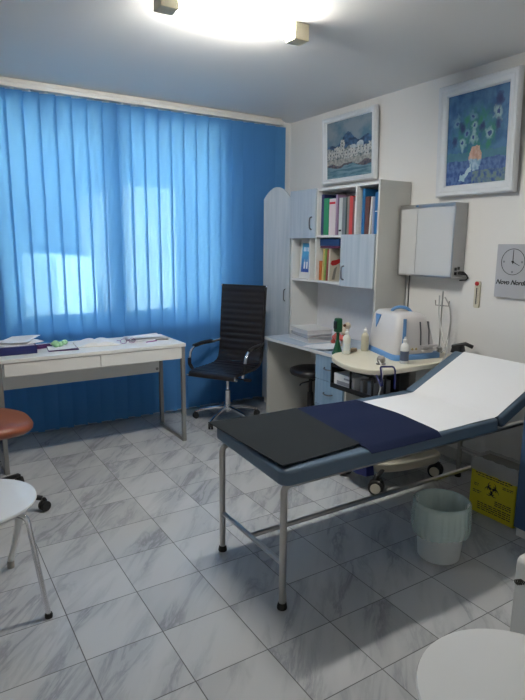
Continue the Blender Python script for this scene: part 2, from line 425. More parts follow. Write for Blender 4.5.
pp = MB(); sheet(pp, 1.53, 3.93, .7712, .21, .12, -.5, .002, 2)
tag(pp.obj('loose_page', M['paper']), 'single white page near the front right of desk', 'papers')
for i, (x, y, a) in enumerate(((1.50, 3.96, .3), (1.60, 4.00, -.2))):
    pe = MB(); ca, sa = math.cos(a), math.sin(a)
    pe.tube([(x-.05*ca, y-.05*sa, .778), (x+.045*ca, y+.045*sa, .778), (x+.052*ca, y+.052*sa, .778)], [.0035, .0035, .001], 8)
    tag(pe.obj('pen', [M['magenta'], M['ink']][i]), ['purple pen lying on the single loose page', 'black pen in front of thin stack of papers'][i], 'pen')

# ------------------------------------------------------------------ office chair
CX, CY = 2.23, 4.105; RZ = math.atan2(-.53, -.85)
oc = thing('office_chair', 'black ribbed high-back swivel chair with chrome arms beside desk', 'chair', (CX, CY, 0), RZ, local=True)
def lp(mb, name, m, par=oc, **k):
    o = mb.obj(name, m, **k); o.parent = par; return o
def caster(par, x, y, ang, r=.026, wheelm='rubber', hub=None, world=False):
    mb = MB(); mb.M = Matrix.Translation((x, y, r)) @ Matrix.Rotation(ang, 4, 'Z') @ Matrix.Rotation(PI/2, 4, 'X')
    for s in (-1, 1):
        mb.M = Matrix.Translation((x, y, r)) @ Matrix.Rotation(ang, 4, 'Z') @ Matrix.Translation((0, s*r*.45, 0)) @ Matrix.Rotation(PI/2, 4, 'X')
        mb.lathe([(r*.5, -r*.3), (r*.92, -r*.28), (r, -r*.1), (r, r*.1), (r*.92, r*.28), (r*.5, r*.3)], n=20)
    mb.M = Matrix.Translation((x, y, r)) @ Matrix.Rotation(ang, 4, 'Z')
    mb.box(-r*.6, r*.5, -r*.14, r*.14, -r*.1, r*1.2)
    mb.lathe([(r*.35, r*1.0), (r*.35, r*1.45), (r*.25, r*1.6)], n=12)
    o = mb.obj('caster', M[wheelm])
    if world: attach(o, par)
    else: o.parent = par
    if hub:
        h = MB()
        for s in (-1, 1):
            h.M = Matrix.Translation((x, y, r)) @ Matrix.Rotation(ang, 4, 'Z') @ Matrix.Translation((0, s*r*.76, 0)) @ Matrix.Rotation(PI/2, 4, 'X')
            h.lathe([(.001, -r*.05), (r*.66, -r*.05), (r*.66, r*.05), (.001, r*.05)], n=20)
        ho = h.obj('wheel_hub', M[hub])
        if world: attach(ho, o)
        else: ho.parent = o
    return o
for k in range(5):
    a = 2*PI*k/5; ca, sa = math.cos(a), math.sin(a)
    mb = MB(); mb.tube([(.03*ca, .03*sa, .115), (.12*ca, .12*sa, .105), (.22*ca, .22*sa, .085), (.285*ca, .285*sa, .062)], [.017, .016, .013, .011], 10)
    lp(mb, 'star_arm', M['chrome'])
    caster(oc, .285*ca, .285*sa, a+.6)
lp(MB().lathe([(.035, .085), (.035, .13), (.028, .14)]), 'hub', M['chrome'])
lp(MB().lathe([(.024, .13), (.024, .27), (.014, .275), (.014, .40)]), 'gas_column', M['chrome'])
lp(MB().prism(rrect(-.10, .10, -.07, .07, .02), .375, .425, top=1.05), 'tilt_mechanism', M['black'], bevel=.006)
lev = MB(); lev.tube([(.04, .06, .395), (.05, .2, .39)], .005, 8); lev.prism(rrect(.03, .07, .19, .25, .01), .382, .398); lp(lev, 'lever', M['black'])
# side profile (x forward, z up) of continuous seat-and-back shell
prof = [(.27, .425), (.255, .452), (.20, .462), (.08, .458), (-.05, .455), (-.14, .458), (-.20, .48), (-.235, .53), (-.25, .62), (-.262, .75), (-.275, .9), (-.29, 1.05), (-.30, 1.14)]
P3 = [Vector((p[0], 0, p[1])) for p in prof]
def dens(pts, step):
    out = []
    for a, b in zip(pts, pts[1:]):
        n = max(1, round((b-a).length/step))
        for i in range(n): out.append(a.lerp(b, i/n))
    out.append(pts[-1]); return out
D = dens(fillet(P3, .03, 4), .01)
def shell(D, W, ribpitch, name):
    mb = MB(); s = 0; rows = []
    for i, p in enumerate(D):
        d = (D[min(i+1, len(D)-1)]-D[max(i-1, 0)]).normalized(); nrm = Vector((-d.z, 0, d.x))  # front normal candidate
        if nrm.z < 0 or (abs(nrm.z) < .5 and nrm.x < 0): nrm = -nrm
        if i: s += (p-D[i-1]).length
        rib = .011*abs(math.sin(PI*s/ribpitch))**.45
        row = []
        for j in range(9):
            y = (j/8-.5)*W
            row.append(p + nrm*(rib+.006) + Vector((0, y, 0)))
        for j in range(8, -1, -1):
            y = (j/8-.5)*W
            row.append(p - nrm*(rib*.6+.006) + Vector((0, y, 0)))
        rows.append(row)
    mb.loft(rows); return mb
isp = min(range(len(D)), key=lambda i: (D[i]-Vector((-.20, 0, .48))).length)
lp(shell(D[:isp+1], .43, .052, 's'), 'seat', M['leather'], angle=60)
lp(shell(D[isp:], .415, .052, 'b'), 'backrest', M['leather'], angle=60)
for sy in (-1, 1):
    mb = MB(); mb.tube([p+Vector((0, sy*.214, 0)) for p in D[::3]]+[D[-1]+Vector((0, sy*.214, 0))], .009, 8); lp(mb, 'side_rail', M['chrome' if 0 else 'black'])
    am = MB(); am.tube([(.17, sy*.235, .44), (.185, sy*.26, .50), (.175, sy*.265, .60), (.13, sy*.262, .645), (.0, sy*.255, .655), (-.15, sy*.238, .65), (-.255, sy*.215, .66)], .012, 10, smooth=.04)
    ao = lp(am, 'armrest', M['chrome'])
    pd = MB(); pd.tube([(.12, sy*.262, .652), (0, sy*.256, .662), (-.15, sy*.246, .657)], .0165, 10, smooth=.03); pd.tube([(.172, sy*.24, .46), (.186, sy*.262, .51), (.183, sy*.265, .56)], .0155, 10)
    lp(pd, 'arm_pad', M['black'], par=ao)
tb = MB(); tb.tube([(-.30, -.22, 1.145), (-.30, .22, 1.145)], .010, 10); lp(tb, 'top_bar', M['black'])
tb = MB(); tb.tube([(.265, -.235, .435), (.265, .235, .435)], .010, 10); lp(tb, 'front_bar', M['chrome'])
for s in (-1, 1):
    cpb = MB(); cpb.ball((-.30, s*.222, 1.145), .012, 8); lp(cpb, 'end_cap', M['chrome'])

# ------------------------------------------------------------------ tan swivel chair at the left edge
tcx, tcy = .205, 3.33
ts = thing('swivel_chair', 'tan leather swivel chair cut by the left edge of photo', 'chair', (tcx, tcy, 0))
for k in range(5):
    a = math.radians(-27+72*k); ca, sa = math.cos(a), math.sin(a)
    MB().tube([(tcx+.03*ca, tcy+.03*sa, .12), (tcx+.2*ca, tcy+.2*sa, .10), (tcx+.355*ca, tcy+.355*sa, .075)], [.02, .018, .014]).obj('star_arm', M['black'], ts)
    caster(ts, tcx+.365*ca, tcy+.365*sa, a+.9, .03, world=True)
MB().lathe([(.04, .09), (.04, .14), (.028, .15), (.028, .28), (.018, .285), (.018, .41)], (tcx, tcy, 0)).obj('gas_column', M['chrome'], ts)
MB().prism(rrect(tcx-.1, tcx+.1, tcy-.1, tcy+.1, .03), .40, .43).obj('seat_plate', M['black'], ts)
tl = MB(); tl.tube([(tcx+.05, tcy+.08, .415), (tcx+.22, tcy+.26, .405)], .006, 8); tl.ball((tcx+.235, tcy+.275, .40), .022, 8); tl.obj('lever', M['black'], ts)
rings = []
for zz, sx in ((.435, .80), (.445, .93), (.462, .99), (.480, 1.0), (.495, .97), (.505, .90), (.512, .7), (.512, .3)):
    ring = []
    for i in range(40):
        t = 2*PI*i/40; c_, s_ = math.cos(t), math.sin(t)
        ring.append((tcx+.005+.33*sx*math.copysign(abs(c_)**.75, c_), tcy+.12+.27*sx*math.copysign(abs(s_)**.75, s_), zz-.02*(c_*c_)*(sx)))
    rings.append(ring)
MB().loft(rings).obj('seat', M['tan'], ts, angle=80)
bk = MB(); bk.prism([(p[0]-.17, p[1]) for p in rrect(tcy-.15, tcy+.35, .62, 1.02, .09)], -.30, -.24, 'x'); 
bkb = MB(); bkb.prism(rrect(tcy-.12, tcy+.36, .60, 1.0, .09), -.27, -.21, 'x'); bk.b.free(); bkb.obj('backrest', M['tan'], ts, bevel=.02, seg=3)
MB().tube([(tcx-.05, tcy+.05, .415), (-.24, tcy+.12, .44), (-.29, tcy+.12, .55), (-.265, tcy+.12, .80)], .014, 10, smooth=.06).obj('back_support', M['black'], ts)

# ------------------------------------------------------------------ white round-seat stools
def round_stool(cx, cy, r, z, label, legs):
    st = thing('round_stool', label, 'stool', (cx, cy, 0))
    MB().lathe([(.001, z-.028), (r-.03, z-.028), (r-.008, z-.02), (r, z-.008), (r-.003, z-.001), (r-.012, z), (.001, z-.002)], (cx, cy, 0), 64, cap=False).obj('seat', M['whitegloss'], st, angle=50)
    MB().lathe([(r*.55, z-.045), (r*.55, z-.028)], (cx, cy, 0), 32).obj('seat_plate', M['steel'], st)
    for (tx, ty_, fx, fy) in legs:
        l = MB(); l.tube([(cx+(tx-cx)*.7, cy+(ty_-cy)*.7, z-.038), (tx, ty_, z-.045), (fx, fy, .012)], .011, 12, smooth=.03)
        lo = l.obj('leg', M['chrome'], st)
        MB().lathe([(.015, 0), (.016, .012), (.013, .02)], (fx, fy, 0), 16).obj('rubber_foot', M['rubber'], lo)
    return st
s1 = round_stool(.14, 2.42, .235, .46, 'white round-seat stool with slim chrome leg at the left edge', [(.31, 2.27, .353, 2.184), (-.03, 2.27, -.07, 2.19), (-.02, 2.58, -.08, 2.66)])
cv = MB(); cv.tube([(.17, 2.50, .42), (.24, 2.56, .375), (.315, 2.60, .33), (.325, 2.61, .25), (.30, 2.63, .13), (.278, 2.65, .035)], [.013, .016, .018, .018, .015, .013], 12, smooth=.04)
tag(cv.obj('curved_leg', M['whitegloss'], s1), 'white curved plastic leg')
MB().lathe([(.016, 0), (.017, .03), (.014, .036)], (.278, 2.65, 0), 14).obj('foot_cap', M['greymetal'], s1)
round_stool(1.135, .635, .245, .46, 'white round-seat stool in the bottom right corner of photo', [(1.30, .76, 1.33, .80), (1.0, .76, .97, .80), (1.0, .52, .97, .48), (1.30, .52, 1.33, .48)])

# ------------------------------------------------------------------ white unit with dark emblem (right edge)
wc = thing('white_unit', 'low white cabinet with small dark emblem at right edge behind corner stool', 'cabinet', (1.9, 1.0, 0))
MB().prism(rrect(1.655, 2.15, .015, .475, .02), .72, 1.0, 'y').obj('body', M['whitegloss'], wc, bevel=.004)
em = MB()
em.M = Matrix.Translation((1.6535, .985, .385)) @ Matrix.Rotation(-PI/2, 4, 'Z') @ Matrix.Rotation(PI/2, 4, 'X')
for k in range(3):
    em.tube([(.014*math.cos(t)+.006*k, .009*math.sin(t)+.004*k, 0) for t in [PI*.3*j for j in range(6)]], .0022, 6)
em.obj('emblem', M['ink'], wc)

# ------------------------------------------------------------------ blue cabinet right edge
bc = thing('blue_cabinet', 'dark blue cabinet with white plinth cut by the right edge of photo', 'cabinet', (2.9, 1.4, 0))
MB().box(2.585, 3.17, 1.12, 1.60, .05, .70).obj('body', M['bluepanel'], bc, bevel=.004)
MB().box(2.60, 3.17, 1.14, 1.59, 0, .05).obj('plinth', M['white'], bc)

# ------------------------------------------------------------------ tall arched cabinet
tc_ = thing('tall_cabinet', 'tall narrow pale blue cabinet with arched top beside the bookcase', 'cabinet', (3.0, 4.3, 0))
A0 = Vector((2.78, 4.42)); A1 = Vector((2.88, 4.14))
MB().prism([(2.80, 4.415), (2.90, 4.14), (3.18, 4.14), (3.18, 4.42)], .0, 1.88).obj('body', M['greylam'], tc_, bevel=.002)
dd = MB(); rg = []
nrm = Vector(((A1-A0).y, -(A1-A0).x)).normalized()   # towards the room
if nrm.x > 0: nrm = -nrm
pts2 = [(0, .06), (1, .06)] + [(1-t/12, 1.905+.10*(1-(2*t/12-1)**2)) for t in range(13)]
R0 = []; R1 = []
for u, z in pts2:
    p = A0.lerp(A1, u); R0.append((p.x, p.y, z)); R1.append((p.x-nrm.x*.018, p.y-nrm.y*.018, z))
dd.loft([R0, R1]); dob = dd.obj('door', M['bluewood'], tc_, bevel=.0015)
hd = MB(); q = A0.lerp(A1, .86); hp = [q+nrm*.0, q+nrm*.025, q+nrm*.025, q]
hd.tube([(hp[0].x, hp[0].y, 1.00), (hp[1].x, hp[1].y, 1.01), (hp[2].x, hp[2].y, 1.10), (hp[3].x, hp[3].y, 1.11)], .004, 8, smooth=.015); hd.obj('handle', M['handle'], dob)

# ------------------------------------------------------------------ corner desk + hutch
cd = thing('corner_desk', 'blue-grey topped desk with drawer pedestal under the bookcase', 'desk', (2.9, 3.6, 0))
DT = .71; XD = 2.585
MB().box(XD, 3.19, 2.99, 4.10, DT-.022, DT-.001).obj('desk_top', M['bluetop'], cd, bevel=.002)
MB().box(XD-.004, XD, 2.99, 4.10, DT-.022, DT).obj('edge_band', M['white'], cd)
MB().box(XD+.04, 3.16, 4.085, 4.105, 0, DT-.022).obj('side_panel', M['greylam'], cd, bevel=.001)
MB().box(XD+.02, 3.16, 2.995, 3.015, 0, DT-.022).obj('side_panel', M['greylam'], cd, bevel=.001)
MB().box(XD+.03, 3.10, 3.33, 3.346, .04, DT-.022).obj('pedestal_side', M['greylam'], cd)
MB().box(XD+.02, 3.10, 3.016, 3.345, .0, .05).obj('plinth', M['greylam'], cd)
MB().box(3.10, 3.115, 3.015, 4.085, .3, DT-.022).obj('back_panel', M['greylam'], cd)
def bow_handle(mb, x, y0, y1, z, d=.028):
    mb.tube([(x, y0, z), (x-d*.8, y0+.01, z-.003), (x-d, (y0+y1)/2, z-.006), (x-d*.8, y1-.01, z-.003), (x, y1, z)], .0045, 8, smooth=.012); return mb
for z0, z1 in ((.497, .684), (.30, .493), (.06, .296)):
    dr = MB().box(XD+.004, XD+.022, 3.018, 3.345, z0, z1).obj('drawer', M['bluedrawer'], cd, bevel=.0015)
    bow_handle(MB(), XD+.004, 3.13, 3.23, (z0+z1)/2+.005).obj('handle', M['handle'], dr)

HX = 2.88; BX = 3.185
hb = thing('bookcase', 'white and pale blue wall bookcase with two doors standing on desk', 'bookcase', (3.03, 3.6, DT))
def bb(name, m, *a, **k): return MB().box(*a).obj(name, m, hb, bevel=.0015, **k)
bb('side_panel', M['greylam'], HX, BX, 3.03, 3.048, DT, 1.965)
bb('side_panel', M['white'], HX, BX, 4.10, 4.117, DT, 1.955)
bb('top_panel', M['white'], HX, BX, 3.048, 4.10, 1.935, 1.955)
bb('shelf', M['white'], HX, BX-.01, 3.048, 4.10, 1.565, 1.583)
bb('shelf', M['white'], HX, BX-.01, 3.048, 4.10, 1.195, 1.213)
bb('divider', M['white'], HX, BX-.01, 3.745, 3.76, 1.583, 1.935)
bb('divider', M['white'], HX, BX-.01, 3.275, 3.29, 1.583, 1.935)
bb('divider', M['white'], HX, BX-.01, 3.84, 3.855, 1.213, 1.565)
bb('divider', M['white'], HX, BX-.01, 3.755, 3.77, 1.213, 1.565)
bb('back_panel', simple('lavender_white_panel', (.80, .80, .83)), BX-.01, BX, 3.048, 4.10, DT, 1.935)
def vhandle(par, x, y, z0, z1):
    mb = MB(); mb.tube([(x, y, z0), (x-.022, y, z0+.006), (x-.026, y, (z0+z1)/2), (x-.022, y, z1-.006), (x, y, z1)], .006, 8, smooth=.012)
    return mb.obj('handle', M['handle'], par)
d1 = bb('door', M['bluewood'], HX-.02, HX-.002, 3.755, 4.115, 1.558, 1.957); vhandle(d1, HX-.02, 3.80, 1.63, 1.73)
d2 = bb('door', M['bluewood'], HX-.02, HX-.002, 3.045, 3.42, 1.19, 1.585); vhandle(d2, HX-.02, 3.375, 1.24, 1.345)

# ---- books: (y_high, y_low, height, colour name, colour, depth, lean, label)
def book(y1, y0, zb, h, cname, col, label, dep=.2, lean=0, x0=None, spine=None, group='books and folders in the bookcase'):
    x0 = (HX+.035 if x0 is None else x0)
    b = thing('book', label, 'book', ((x0+dep/2), (y0+y1)/2, zb), 0, group)
    c = MB(); T = Matrix.Translation((0, (y0+y1)/2, zb)) @ Matrix.Rotation(lean, 4, 'X') @ Matrix.Translation((0, -(y0+y1)/2, -zb))
    c.M = T; th = .0025
    c.box(x0, x0+dep, y0, y0+th, zb, zb+h); c.box(x0, x0+dep, y1-th, y1, zb, zb+h); c.box(x0-.002, x0+.001, y0, y1, zb, zb+h)
    c.obj('cover', simple(cname, col), b, bevel=.0008)
    p = MB(); p.M = T; p.box(x0+.0015, x0+dep-.004, y0+th, y1-th, zb+.003, zb+h-.004); p.obj('pages', M['paper'], b)
    if spine:
        s = MB(); s.M = T; zc = zb+h*spine[1]; hh = h*spine[2]; s.box(x0-.0032, x0-.002, y0+.004, y1-.004, zc-hh/2, zc+hh/2); s.obj('spine_label', simple(*spine[0]), b)
    return b
ZU = 1.584; ZL = 1.214
def bx(y, x0=2.9, x1=HX+.035): return y*x1/x0 - .0
U = [
 (3.742, 3.712, .325, 'navy_cloth', (.03, .035, .13), 'navy book, first on upper shelf beside the closed door', None),
 (3.708, 3.648, .292, 'green_folder', (.02, .25, .11), 'bright green folder on the upper shelf', None),
 (3.640, 3.560, .285, 'pinkish_white', (.68, .60, .61), 'wide pinkish-white binder with red dot near the top of spine', (('red_spot', (.6, .03, .05)), .88, .06)),
 (3.556, 3.538, .312, 'mauve_card', (.33, .22, .33), 'thin mauve book right of the wide white binder', None),
 (3.516, 3.478, .285, 'silver_white', (.55, .58, .56), 'narrow silver-white folder with black finger ring near its foot', (('black_ring', (.02, .02, .02)), .12, .05)),
 (3.474, 3.436, .285, 'slate_grey', (.18, .20, .21), 'slate grey book beside the narrow silver folder', None),
 (3.434, 3.422, .285, 'bottle_green', (.03, .07, .06), 'very thin dark green book between two grey ones', None),
 (3.419, 3.395, .29, 'taupe', (.26, .22, .20), 'taupe book just left of the red one', None),
 (3.392, 3.356, .292, 'coral_red', (.62, .07, .06), 'coral red book on the upper shelf', None),
 (3.353, 3.336, .28, 'wine_brown', (.18, .07, .07), 'wine brown booklet right of the red book', None),
 (3.333, 3.296, .25, 'pale_sage', (.46, .50, .46), 'shorter pale sage book against the upper divider', None),
 (3.250, 3.222, .335, 'blue_binder', (.015, .14, .34), 'tall blue binder right after the upper divider', None),
 (3.216, 3.172, .275, 'chocolate_brown', (.11, .045, .04), 'chocolate brown book beside tall blue binder', None),
 (3.135, 3.118, .268, 'grey_lavender', (.28, .31, .42), 'thin lavender grey book beside the last blue binder', None),
 (3.112, 3.056, .30, 'deep_blue', (.012, .13, .33), 'wide deep blue binder, last on the upper shelf', (('white_mark', (.6, .65, .7)), .55, .02)),
]
for y1, y0, h, cn, col, lab, sp in U: book(y1, y0, ZU, h, cn, col, lab, spine=sp, dep=.22)
book(3.168, 3.155, ZU, .272, 'ivory_white', (.75, .74, .70), 'slim ivory booklet leaning between brown and lavender books', lean=.05, dep=.2)
bk3 = MB().box(HX+.262, HX+.29, 3.06, 3.262, ZU, ZU+.33).obj('ring_binder', simple('blue_binder', (.015, .14, .34)), bevel=.003)
tag(bk3, 'large blue folder standing flat behind the right-hand books', 'binder')
Lw = [
 (3.752, 3.722, .16, 'burnt_orange', (.50, .14, .03), 'short burnt orange book at the left of lower shelf', -.0),
 (3.716, 3.704, .262, 'straw_yellow', (.66, .52, .20), 'slim straw yellow booklet beside the orange book', .05),
 (3.690, 3.672, .262, 'lime_green', (.24, .36, .08), 'lime green booklet right of the yellow one', .05),
 (3.664, 3.645, .255, 'brick_brown', (.28, .06, .05), 'brick red-brown book leaning on lower shelf', .07),
]
for y1, y0, h, cn, col, lab, ln in Lw: book(y1, y0, ZL, h, cn, col, lab, lean=ln, dep=.2)
# large beige magazine, its cover turned to the room on the right of the row
mgz = book(3.634, 3.618, ZL, .262, 'beige_cover2', (.60, .56, .46), 'beige magazine with red picture, last of the leaning lower row', lean=.04, dep=.215)
T = Matrix.Translation((0, 3.626, ZL)) @ Matrix.Rotation(.04, 4, 'X') @ Matrix.Translation((0, -3.626, -ZL))
def cover_print(pts, nm, m):
    q = MB(); q.M = T; q.prism([(HX+.012+a, ZL+b) for a, b in pts], 3.6168, 3.6179, 'y'); q.obj(nm, m, mgz)
cover_print([(.03, .14), (.05, .125), (.09, .13), (.13, .15), (.20, .15), (.20, .19), (.15, .185), (.10, .175), (.04, .165)], 'red_print', M['red'])
cover_print([(.12, .185), (.16, .19), (.19, .215), (.15, .215)], 'red_print', M['red'])
cover_print([(.05, .01), (.07, .10), (.10, .12), (.09, .07), (.08, .01)], 'grey_print', simple('grey_print', (.25, .24, .22)))
cover_print([(.14, .03), (.13, .11), (.17, .135), (.20, .12), (.19, .04)], 'grey_print', simple('grey_print', (.25, .24, .22)))
tag(mgz, cat='magazine')
b5 = MB().box(HX+.03, HX+.25, 3.50, 3.745, 1.497, 1.556).obj('box_file', simple('petrol_blue', (.012, .05, .16)), bevel=.003)
tag(b5, 'dark blue box file lying flat above the lower shelf books', 'file')
b6 = MB().box(HX+.03, HX+.25, 3.49, 3.74, 1.480, 1.4965).obj('book', simple('wine_cover', (.13, .02, .05)), bevel=.002)
tag(b6, 'flat wine red book lying on the lower row, under box file', 'book')
# brochure in the cubby
br = thing('brochure', 'white framed card with blue picture in the small cubby', 'card', (2.96, 4.0, ZL))
T = Matrix.Translation((HX+.06, 4.005, ZL)) @ Matrix.Rotation(math.radians(4), 4, 'Y')
q = MB(); q.M = T; q.box(0, .012, -.125, .075, 0, .34); q.obj('card_stand', M['white'], br, bevel=.001)
def painting(name, par, T, W_, H_, fn, nx=60, ny=60):
    bm = bmesh.new(); lay = bm.loops.layers.float_color.new('paint')
    V = [[bm.verts.new(T @ Vector((0, (i/nx-.5)*W_, (j/ny)*H_))) for j in range(ny+1)] for i in range(nx+1)]
    for i in range(nx):
        for j in range(ny):
            f = bm.faces.new([V[i][j], V[i+1][j], V[i+1][j+1], V[i][j+1]])
            # u runs left to right as seen from the room, v upwards
            col = fn(1-(i+.5)/nx, (j+.5)/ny)
            for l in f.loops: l[lay] = (*col, 1)
    me = bpy.data.meshes.new(name); bm.to_mesh(me); bm.free(); me.materials.append(M['paint'])
    o = bpy.data.objects.new(name, me); C.objects.link(o); attach(o, par); return o
def lerp(a, b, t): t = max(0, min(1, t)); return tuple(a[k]*(1-t)+b[k]*t for k in range(3))
def nz(u, v, s): return math.sin(u*s*1.3+3*math.sin(v*s*.7))*math.sin(v*s*1.1+2*math.sin(u*s*.9))
def card_fn(u, v):
    c = lerp((.02, .06, .35), (.08, .45, .75), v*1.2+.1*nz(u, v, 9))
    if .72 < v < .86 and .15 < u < .85 and abs(math.sin(u*22)) > .5: c = (.75, .85, .95)
    for a in (.35, .62):
        if abs(u-a) < .09 and .12 < v < .36: c = (.72, .75, .80)
        if abs(u-a) < .05 and .36 < v < .44: c = (.3, .4, .6)
    return c
painting('printed_picture', br, T @ Matrix.Translation((-.001, -.02, .055)), .135, .25, card_fn, 30, 50)

# ---- desk-top clutter
def stackbook(x0, x1, y0, y1, z0, z1, a, m, label, nm='book', cat='book'):
    cx, cy = (x0+x1)/2, (y0+y1)/2
    o = thing(nm, label, cat, (cx, cy, z0)); R = Matrix.Translation((cx, cy, 0)) @ Matrix.Rotation(a, 4, 'Z') @ Matrix.Translation((-cx, -cy, 0))
    c = MB(); c.M = R; c.box(x0, x1, y0, y1, z0, z0+.003); c.box(x0, x1, y0, y1, z1-.003, z1); c.box(x0, x1, y1-.003, y1, z0, z1); c.obj('cover', m, o, bevel=.001)
    c = MB(); c.M = R; c.box(x0+.004, x1-.004, y0+.004, y1-.004, z0+.003, z1-.003); c.obj('pages', simple('page_edges', (.62, .61, .62)), o)
    return o
stackbook(2.730, 2.970, 3.600, 3.920, DT, DT+.038, -.12, M['white'], 'white folder at the bottom of stack on corner desk', 'folder', 'folder')
stackbook(2.735, 2.970, 3.590, 3.910, DT+.039, DT+.072, -.2, simple('mid_grey_cover', (.30, .30, .32)), 'grey-covered book in the middle of stack on corner desk')
stackbook(2.720, 2.960, 3.580, 3.910, DT+.073, DT+.108, -.16, M['white'], 'white book on top of the stack on corner desk')
lv = MB()
for i in range(4): sheet(lv, 2.69+.01*i, 3.42-.02*i, DT+.001+.004*i, .18, .22, .3-.25*i, .006, i+3)
tag(lv.obj('loose_papers', M['paper']), 'loose white and bluish papers spread in front of the stacked books', 'papers')
# little ornament
od = thing('ornament', 'small red and cream ornament behind the green instrument', 'ornament', (2.88, 3.38, DT))
o1 = MB(); o1.ball((2.90, 3.38, DT+.12), .035, 8); o1.ball((2.91, 3.36, DT+.165), .028, 8); o1.ball((2.89, 3.41, DT+.155), .022, 8); o1.lathe([(.03, 0), (.028, .06), (.02, .09)], (2.90, 3.38, DT), 16); o1.obj('cream_body', simple('cream_plush', (.65, .55, .42)), od)
o1 = MB(); o1.ball((2.86, 3.42, DT+.075), .032, 8); o1.ball((2.86, 3.36, DT+.07), .026, 8); o1.ball((2.88, 3.47, DT+.06), .028, 8, .8); o1.ball((2.885, 3.50, DT+.02), .02, 8); o1.obj('red_detail', M['pinkred'], od)
o1 = MB(); o1.ball((2.872, 3.35, DT+.172), .012, 8); o1.obj('dark_detail', simple('cocoa', (.12, .05, .03)), od)
# green instrument
gx, gy = 2.63, 3.14
gi = thing('hand_instrument', 'dark green hand instrument standing upright at desk end', 'instrument', (gx, gy, DT))
MB().lathe([(.040, 0), (.041, .012), (.034, .02), (.026, .05), (.016, .09), (.012, .10)], (gx, gy, DT), 24).obj('base', M['green'], gi)
MB().lathe([(.0125, .10), (.011, .15), (.014, .165)], (gx, gy, DT), 20).obj('neck', M['green'], gi)
MB().prism(rrect(gx-.026, gx+.026, gy-.028, gy+.028, .014), DT+.165, DT+.27, top=.9).obj('head', M['green'], gi, bevel=.012, seg=3)
MB().prism(rrect(gy-.016, gy+.016, DT+.19, DT+.25, .01), gx-.031, gx-.024, 'x').obj('grip_panel', M['black'], gi)

# ------------------------------------------------------------------ black stool under desk
bs = thing('swivel_stool', 'black round swivel stool tucked under the corner desk', 'stool', (2.80, 3.70, 0))
sx_, sy_ = 2.80, 3.68
MB().lathe([(.001, .42), (.14, .42), (.17, .435), (.18, .455), (.175, .475), (.15, .485), (.001, .482)], (sx_, sy_, 0), 36, cap=False).obj('seat', M['leather'], bs, angle=60)
MB().lathe([(.03, .08), (.03, .13), (.024, .14), (.024, .27), (.015, .275), (.015, .42)], (sx_, sy_, 0), 16).obj('gas_column', M['black'], bs)
for k in range(5):
    a = 2*PI*k/5+.3; ca, sa = math.cos(a), math.sin(a)
    MB().tube([(sx_+.02*ca, sy_+.02*sa, .10), (sx_+.18*ca, sy_+.18*sa, .065)], [.016, .012]).obj('star_arm', M['black'], bs)
    caster(bs, sx_+.185*ca, sy_+.185*sa, a+.5, .024, world=True)
MB().tube([(sx_-.02, sy_-.1, .405), (sx_-.14, sy_-.06, .38), (sx_-.15, sy_-.05, .36)], .006, 8, smooth=.02).obj('lever', M['black'], bs)

# ------------------------------------------------------------------ trolley
TZ = .775
tr = thing('medical_trolley', 'cream-topped medical trolley on castors between couch and bookcase', 'trolley', (2.65, 2.65, 0))
poly = [(2.44, 2.945), (2.34, 2.86), (2.265, 2.70), (2.235, 2.53), (2.265, 2.41), (2.36, 2.355), (2.60, 2.345), (2.86, 2.352), (3.02, 2.40), (3.11, 2.50), (3.135, 2.65), (3.13, 2.85), (3.06, 2.95), (2.75, 2.96)]
def smoothpoly(p, it=2):
    for _ in range(it):
        q = []
        for a, b in zip(p, p[1:]+p[:1]):
            q += [(a[0]*.75+b[0]*.25, a[1]*.75+b[1]*.25), (a[0]*.25+b[0]*.75, a[1]*.25+b[1]*.75)]
        p = q
    return p
sp_ = smoothpoly(poly)
MB().prism(sp_, TZ-.034, TZ).obj('table_top', M['cream'], tr, bevel=.008, seg=3)
MB().prism(smoothpoly([(2.74+(p[0]-2.70)*.55, 2.66+(p[1]-2.65)*.55) for p in poly]), TZ-.07, TZ-.034).obj('top_bracket', M['black'], tr)
MB().prism(rrect(2.58, 2.70, 2.56, 2.70, .02), .2, TZ-.07).obj('column', M['black'], tr, bevel=.004)
MB().prism(rrect(2.74, 2.80, 2.52, 2.62, .01), .2, TZ-.07).obj('column_shroud', M['greymetal'], tr, bevel=.004)
bsk = MB(); bx0, bx1, by0, by1 = 2.31, 2.52, 2.42, 2.82; bz0, bz1 = .575, .70
bsk.box(bx0, bx1, by0, by1, bz0, bz0+.006); bsk.box(bx0, bx0+.006, by0, by1, bz0, bz0+.03); bsk.box(bx0, bx1, by0, by0+.006, bz0, bz0+.03)
for (x_, y_) in ((bx0, by0), (bx0, by1-.01), (bx1-.01, by0), (bx1-.01, by1-.01), (bx0, (by0+by1)/2), ((bx0+bx1)/2, by0)): bsk.box(x_, x_+.01, y_, y_+.01, bz0, TZ-.036)
bsk.box(bx0, bx1, by1-.006, by1, bz0, bz1+.03); bsk.box(bx1-.006, bx1, by0, by1, bz0, bz1+.03); bsk.box(bx0, bx0+.006, by0, by1, bz1+.015, bz1+.03); bsk.box(bx0, bx1, by0, by0+.006, bz1+.015, bz1+.03)
bsk.obj('basket', M['black'], tr)
